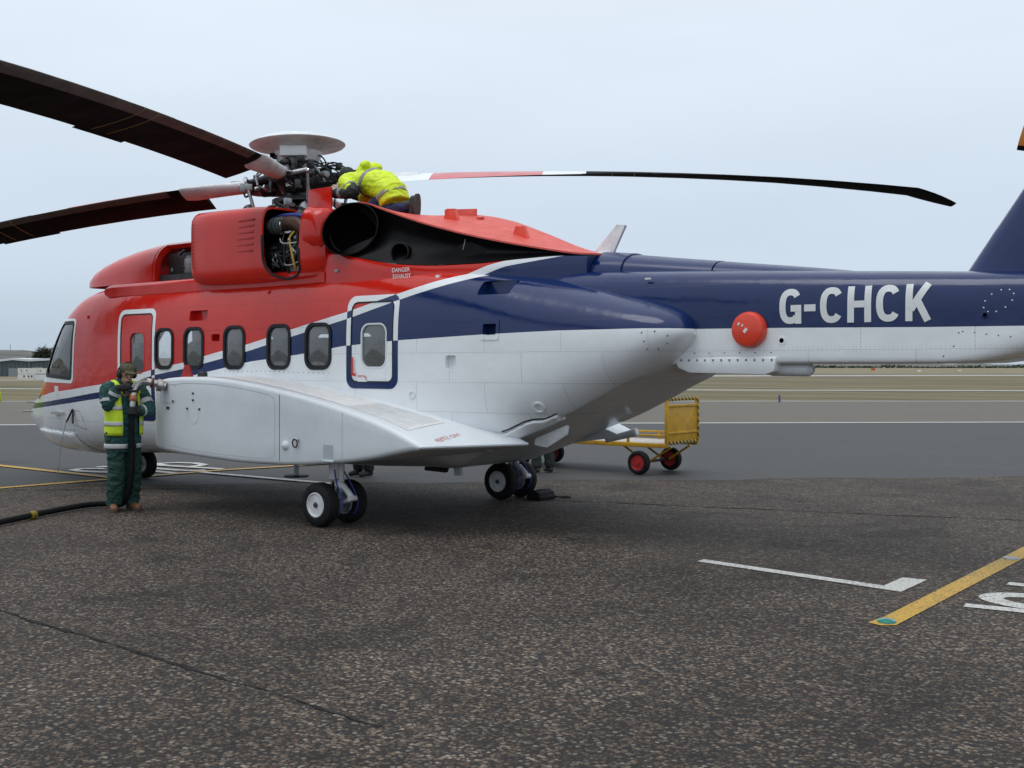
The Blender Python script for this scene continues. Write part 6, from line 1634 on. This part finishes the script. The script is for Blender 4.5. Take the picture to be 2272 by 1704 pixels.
for y in (5.37, 6.35): cpart('side_beam', (7.5, y, .465), (3.12, .05, .07), M_CARTY); cpart('side_rail', (7.5, y, .62), (3.12, .035, .035), M_CARTY)
for y in (5.37, 6.35):
    for x in (5.98, 6.7, 7.55, 8.35): cpart('rail_post', (x, y, .555), (.04, .034, .11), M_CARTY)
cpart('end_beam', (5.93, 5.86, .465), (.05, .92, .07), M_CARTY)
eb = cpart('end_board', (9.055, 5.86, .80), (.02, .93, .60), M_CARTY)
for y in (5.375, 6.345): cpart('end_post', (9.055, y, .84), (.05, .05, .76), M_CARTY, parent=eb)
cpart('board_rail', (9.07, 5.86, .66), (.03, .92, .035), M_CARTY, parent=eb); cpart('board_rail', (9.07, 5.86, 1.09), (.03, .92, .04), M_CARTY, parent=eb)
cpart('hazard_strip', (9.055, 5.86, 1.19), (.03, .93, .05), M_HAZ, parent=eb); cpart('hazard_strip', (9.07, 5.86, .51), (.03, .93, .045), M_HAZ, parent=eb); cpart('hazard_strip', (9.086, 6.345, .85), (.012, .04, .68), M_HAZ, parent=eb)
for x in (8.62, 6.25):
    ax = tube('axle', [(x - 7.85, -.62, .19), (x - 7.85, .45, .19)], .022, M_DARK, cart)
    for y in (5.26, 6.26):
        t = lathe('wheel', [(.12, -.05), (.15, -.06), (.18, -.05), (.19, -.02), (.19, .02), (.18, .05), (.15, .06), (.12, .05)], (x - 7.85, y - 5.85, .19), (0, 1, 0), M_RUBBER, cart, 32, True)
        for s in (-1, 1): lathe('rim', [(.122, .045), (.118, .055), (.10, .03), (.04, .03), (.035, .06), (.001, .06)], (x - 7.85, y - 5.85, .19), (0, s, 0), M_RIMR, t, 24)
    for dx in (-.45, .45):
        for y in (5.5, 6.1): tube('strut', [(x + dx - 7.85, y - 5.85, .44), (x + (.06 if dx > 0 else -.06) - 7.85, y - 5.85, .2)], .018, M_CARTY, cart, 8)
tube('drawbar', [(5.95 - 7.85, 0, .42), (5.0 - 7.85, 0, .22)], .025, M_CARTY, cart)
# ------------------------------------------------------------------ wheel chock with rope, road studs, markers
ck = prism('wheel_chock', rpoly([(9.22, .003), (9.46, .003), (9.42, .09), (9.36, .125), (9.30, .12), (9.24, .08)], .02), 'y', 1.52, 1.86, M_RUBBER, None, .012); tag(ck, 'black rubber wheel chock with a rope behind the far main wheels', 'chock')
tube('rope', spline([(9.42, 1.80, .05), (9.5, 1.92, .012), (9.58, 2.0, .01), (9.52, 2.06, .01), (9.40, 1.98, .01), (9.36, 1.84, .012)], 6), .009, M_GLOVE, ck, 6)
ck2 = prism('wheel_chock', rpoly([(8.56, .003), (8.70, .003), (8.70, .10), (8.64, .10)], .01), 'y', -1.62, -1.48, M_RUBBER, None, .01); tag(ck2, 'small black chock in front of the near main wheels', 'chock')
st = lathe('road_stud', [(.062, 0), (.058, .012), (.03, .022), (.001, .024)], (15.32, -2.50, .006), (0, 0, 1), mat('green_stud', (0.01, 0.20, 0.16), .25, coat=.5), None, 20); st.scale = (1, 1, 1); tag(st, 'green domed stud at the near end of the yellow line', 'stud')
s2 = lathe('road_stud', [(.07, 0), (.065, .010), (.03, .014), (.001, .015)], (15.32, .63, .006), (0, 0, 1), M_STEEL, None, 20); tag(s2, 'dull metal stud farther along the yellow line', 'stud')
def post(u, d, h, r, m, label, cat='marker'):
    p = far(u, d); o = lathe('edge_marker', [(r * 1.8, 0), (r * 1.8, .03), (r, .04), (r, h - .02), (r * .6, h), (.001, h + .005)], p, (0, 0, 1), m, None, 14); tag(o, label, cat); return o
post((1735 - 1136) / 2490 * 53, 53.5, .34, .045, mat('blue_marker', (.03, .06, .22), .5), 'short blue marker post at the edge of the grass')
def board(u, d, w, h, m, label, z=0):
    p = far(u, d); o = box('marker_board', (0, 0, h / 2), (w, .12, h), m, None, .02, Matrix.Rotation(CAM_YAW, 3, 'Z')); o.location = (p.x, p.y, z + terrain_z(u, d)); tag(o, label, 'board')
    return o
board((1937 - 1136) / 2490 * 430, 430, 1.6, .9, mat('orange_board', (.5, .10, .02), .6), 'small orange board far out on the field')
board((2040 - 1136) / 2490 * 330, 330, .9, .5, M_WHITE, 'small white board far out on the field')
board((2130 - 1136) / 2490 * 360, 360, 1.3, .4, M_DISH, 'low pale grey board far out on the field near the right edge')
# ------------------------------------------------------------------ far buildings, trees, hills
M_HANG = mat('hangar_cladding', (0.075, 0.10, 0.105), 0.6, var=0.12, vscale=.4)
M_HROOF = mat('hangar_white_roof', (0.62, 0.66, 0.68), 0.5, var=.08, vscale=.3)
M_HDOOR = mat('hangar_door', (0.22, 0.25, 0.27), 0.6)
M_CABIN = mat('cabin_white', (0.66, 0.66, 0.63), 0.6, var=.08, vscale=.8)
def upt(px, d): return (px - 1136) / 2490 * d
D_H = 640.0
def zpx(py, d): return 1.72 + (812 - py) * d / 2490
zb_h = terrain_z(upt(30, D_H), D_H)
hang = tag(empty('hangar', far(upt(40, D_H), D_H, zb_h)), 'long dark grey-green hangar with white roof edge beyond the grass', 'building')
def ud_box(name, px0, px1, z0, z1, d0, d1, m, parent, top=None):
    o = parent.location
    prof = [(px0, z0), (px1, z0)] + ([(px1, z1), (px0, z1)] if top is None else top)
    bm = bmesh.new(); rings = []
    for d in (d0, d1): rings.append([far(upt(px, d0), d, z) - o for px, z in prof])
    bm_rings(bm, rings); return from_bm(name, bm, m, parent)
ztop = lambda py: zpx(py, D_H)
roofline = [(-45, 803), (-10, 803), (30, 798.5), (66, 801.5), (112, 799)]
ud_box('wall', -45, 112, zb_h, 0, D_H, D_H + 45, M_HANG, hang, top=[(px, ztop(py)) for px, py in reversed(roofline)])
for (a, b) in zip(roofline, roofline[1:]):
    bm = bmesh.new(); rings = []
    for d in (D_H - 1.2, D_H + 46): rings.append([far(upt(px, D_H), d, ztop(py) + dz) - hang.location for (px, py), dz in ((a, -.1), (b, -.1), (b, 1.15), (a, 1.15))])
    bm_rings(bm, rings); from_bm('roof', bm, M_HROOF, hang)
ud_box('door', 19, 38, zb_h, ztop(817), D_H - .4, D_H + .1, M_HDOOR, hang); ud_box('door', 72, 95, zb_h, ztop(815), D_H - .4, D_H + .1, M_HDOOR, hang)
ud_box('downpipe', 64, 65.2, zb_h, ztop(802), D_H - .5, D_H, M_HDOOR, hang)
for px in range(-40, 110, 9): ud_box('cladding_rib', px, px + .6, zb_h, ztop(804), D_H - .25, D_H, M_HANG, hang)
D_C = 480.0; zb_c = terrain_z(upt(70, D_C), D_C)
cab = tag(empty('portable_cabin', far(upt(70, D_C), D_C, zb_c)), 'two-tier white portable cabin block in front of the hangar', 'building')
for px0, px1, z0, z1, m in ((39, 76, zb_c, zb_c + 2.5, M_CABIN), (39, 82, zb_c + 2.6, zb_c + 5.1, M_CABIN), (76.5, 101, zb_c, zb_c + 2.4, M_HROOF), (82.5, 101, zb_c + 2.7, zb_c + 5.0, M_CABIN)):
    ud_box('cabin_unit', px0, px1, z0, z1, D_C, D_C + 6, m, cab)
for px in (52, 62, 69): ud_box('window', px, px + 2.6, zb_c + 1.2, zb_c + 2.0, D_C - .1, D_C, M_SEAL, cab)
for px in (46, 58, 88): ud_box('window', px, px + 2.4, zb_c + 3.7, zb_c + 4.5, D_C - .1, D_C, M_HDOOR, cab)
# trees
M_LEAFD = mat('evergreen_foliage', (0.030, 0.042, 0.022), 0.8, var=.45, vscale=.5)
M_BARK = mat('bark', (0.06, 0.05, 0.04), .9)
def tree(px, d, top_py, width, label, seed):
    rn = np.random.default_rng(seed); u = upt(px, d); zb_ = terrain_z(u, d); H_ = zpx(top_py, d) - zb_
    t = tag(empty('conifer_tree', far(u, d, zb_)), label, 'tree', 'trees behind the hangar')
    bm = bmesh.new(); bm_tube(bm, [(0, 0, 0), (0.2, 0, H_ * .4), (0, .1, H_ * .85)], [.45, .3, .08], 8)
    for k in range(9):
        a = rn.uniform(0, 6.28); z = H_ * rn.uniform(.3, .8); bm_tube(bm, [(0, 0, z), (math.cos(a) * width * .35, math.sin(a) * width * .35, z + H_ * .08)], [.12, .04], 6)
    from_bm('trunk', bm, M_BARK, t)
    V, Fc = [], []
    clumps = [(rn.normal(0, width * .22), rn.normal(0, width * .22), H_ * rn.uniform(.3, .93)) for _ in range(46)]
    for cx, cy, cz in clumps:
        rad = width * .17 * (1.15 - cz / H_ * .45)
        for _ in range(70):
            p = Vector((cx, cy, cz)) + Vector(rn.normal(0, rad * .6, 3)); s = rn.uniform(.25, .55); a = Vector(rn.normal(0, 1, 3)).normalized(); b = a.cross(Vector(rn.normal(0, 1, 3))).normalized()
            i = len(V); V += [p - a * s, p + b * s * .6, p + a * s, p - b * s * .6]; Fc.append((i, i + 1, i + 2, i + 3))
    mesh_obj('crown', V, Fc, M_LEAFD, t)
tree(82, 730, 778, 9, 'smaller dark evergreen tree at the left of the clump behind the hangar', 1); tree(98, 735, 770, 11, 'taller dark evergreen tree in the middle of the clump behind the hangar', 2); tree(117, 740, 771, 11, 'dark evergreen tree partly hidden by the helicopter windscreen', 3)
# hills
def hill_mat():
    m, n, l, b = principled('far_hillside'); tc = n.new('ShaderNodeTexCoord'); v = tc.outputs['Object']
    a = noise(n, l, v, .012, 7, .65); c = ramp(n, l, a.outputs['Fac'], [(.35, (.060, .070, .060)), (.5, (.105, .105, .088)), (.65, (.15, .135, .115))])
    l.new(c.outputs[0], b.inputs['Base Color']); b.inputs['Roughness'].default_value = .95; return m
M_HILL = hill_mat()
def hills(name, d0, prof, depth, m):
    """prof: (px, py of ridge)"""
    aa = np.linspace(-.75, .75, 240); pr = interp(prof); V = []
    for q, k in ((0, -.02), (.35, .55), (.75, .92), (1, 1.0), (1.6, .6), (3, 0)):
        for a in aa:
            px = 1136 + a * 2490; ridge = 1.72 + (812 - pr(px)) * (d0 + depth) / 2490; ridge += .6 * math.sin(px * .05) + .4 * math.sin(px * .13 + 1)
            d = d0 + depth * q; base_ = terrain_z(a * d, d) - 1
            V.append(far(a * d, d, base_ + (ridge - base_) * k))
    N = len(aa); return tag(mesh_obj(name, V, [(i * N + j, i * N + j + 1, (i + 1) * N + j + 1, (i + 1) * N + j) for i in range(5) for j in range(N - 1)], m, None, True), kind='structure')
hills('hills', 1300, [(-900, 770), (0, 777), (70, 778), (150, 783), (400, 795), (900, 803), (1400, 806), (1900, 806), (2300, 808), (3200, 806)], 500, M_HILL)
def treeline(px0, px1, d, py0, py1, seed, m):
    rn = np.random.default_rng(seed); V, Fc = [], []
    for k in range(2600):
        px = rn.uniform(px0, px1); h_ = max(.3, (zpx(py1, d)) * rn.uniform(.3, 1.05) * (0.65 + .35 * math.sin(px * .031) * math.sin(px * .011 + 1)))
        p = far(upt(px, d), d + rn.uniform(0, 18), h_ * rn.uniform(.1, 1)); s = rn.uniform(.5, 1.3); a = Vector(rn.normal(0, 1, 3)).normalized(); b = a.cross(Vector(rn.normal(0, 1, 3))).normalized()
        i = len(V); V += [p - a * s, p + b * s * .7, p + a * s, p - b * s * .7]; Fc.append((i, i + 1, i + 2, i + 3))
    return tag(mesh_obj('treeline', V, Fc, m), 'low dark line of trees along the far side of the airfield', 'treeline', kind='stuff')
treeline(1500, 2500, 900, 812, 808.5, 4, M_LEAFD)
for px, py in ((23, 763), (101, 762)):
    d = 1700; o = empty('radio_mast', far(upt(px, d), d, 15)); tag(o, 'thin radio mast on the hill above the hangar' if px < 50 else 'thin radio mast behind the evergreen trees', 'mast')
    zt = zpx(py, d) - 15
    for k in range(3):
        a = 2.1 * k; tube('leg', [(math.cos(a) * 1.2, math.sin(a) * 1.2, 0), (math.cos(a) * .25, math.sin(a) * .25, zt)], .16, M_STEEL, o, 5)
    for k in range(8): tube('brace', [(-1 + .09 * k, 0, zt * k / 8), (1 - .09 * k, .3, zt * (k + 1) / 8)], .1, M_STEEL, o, 5)
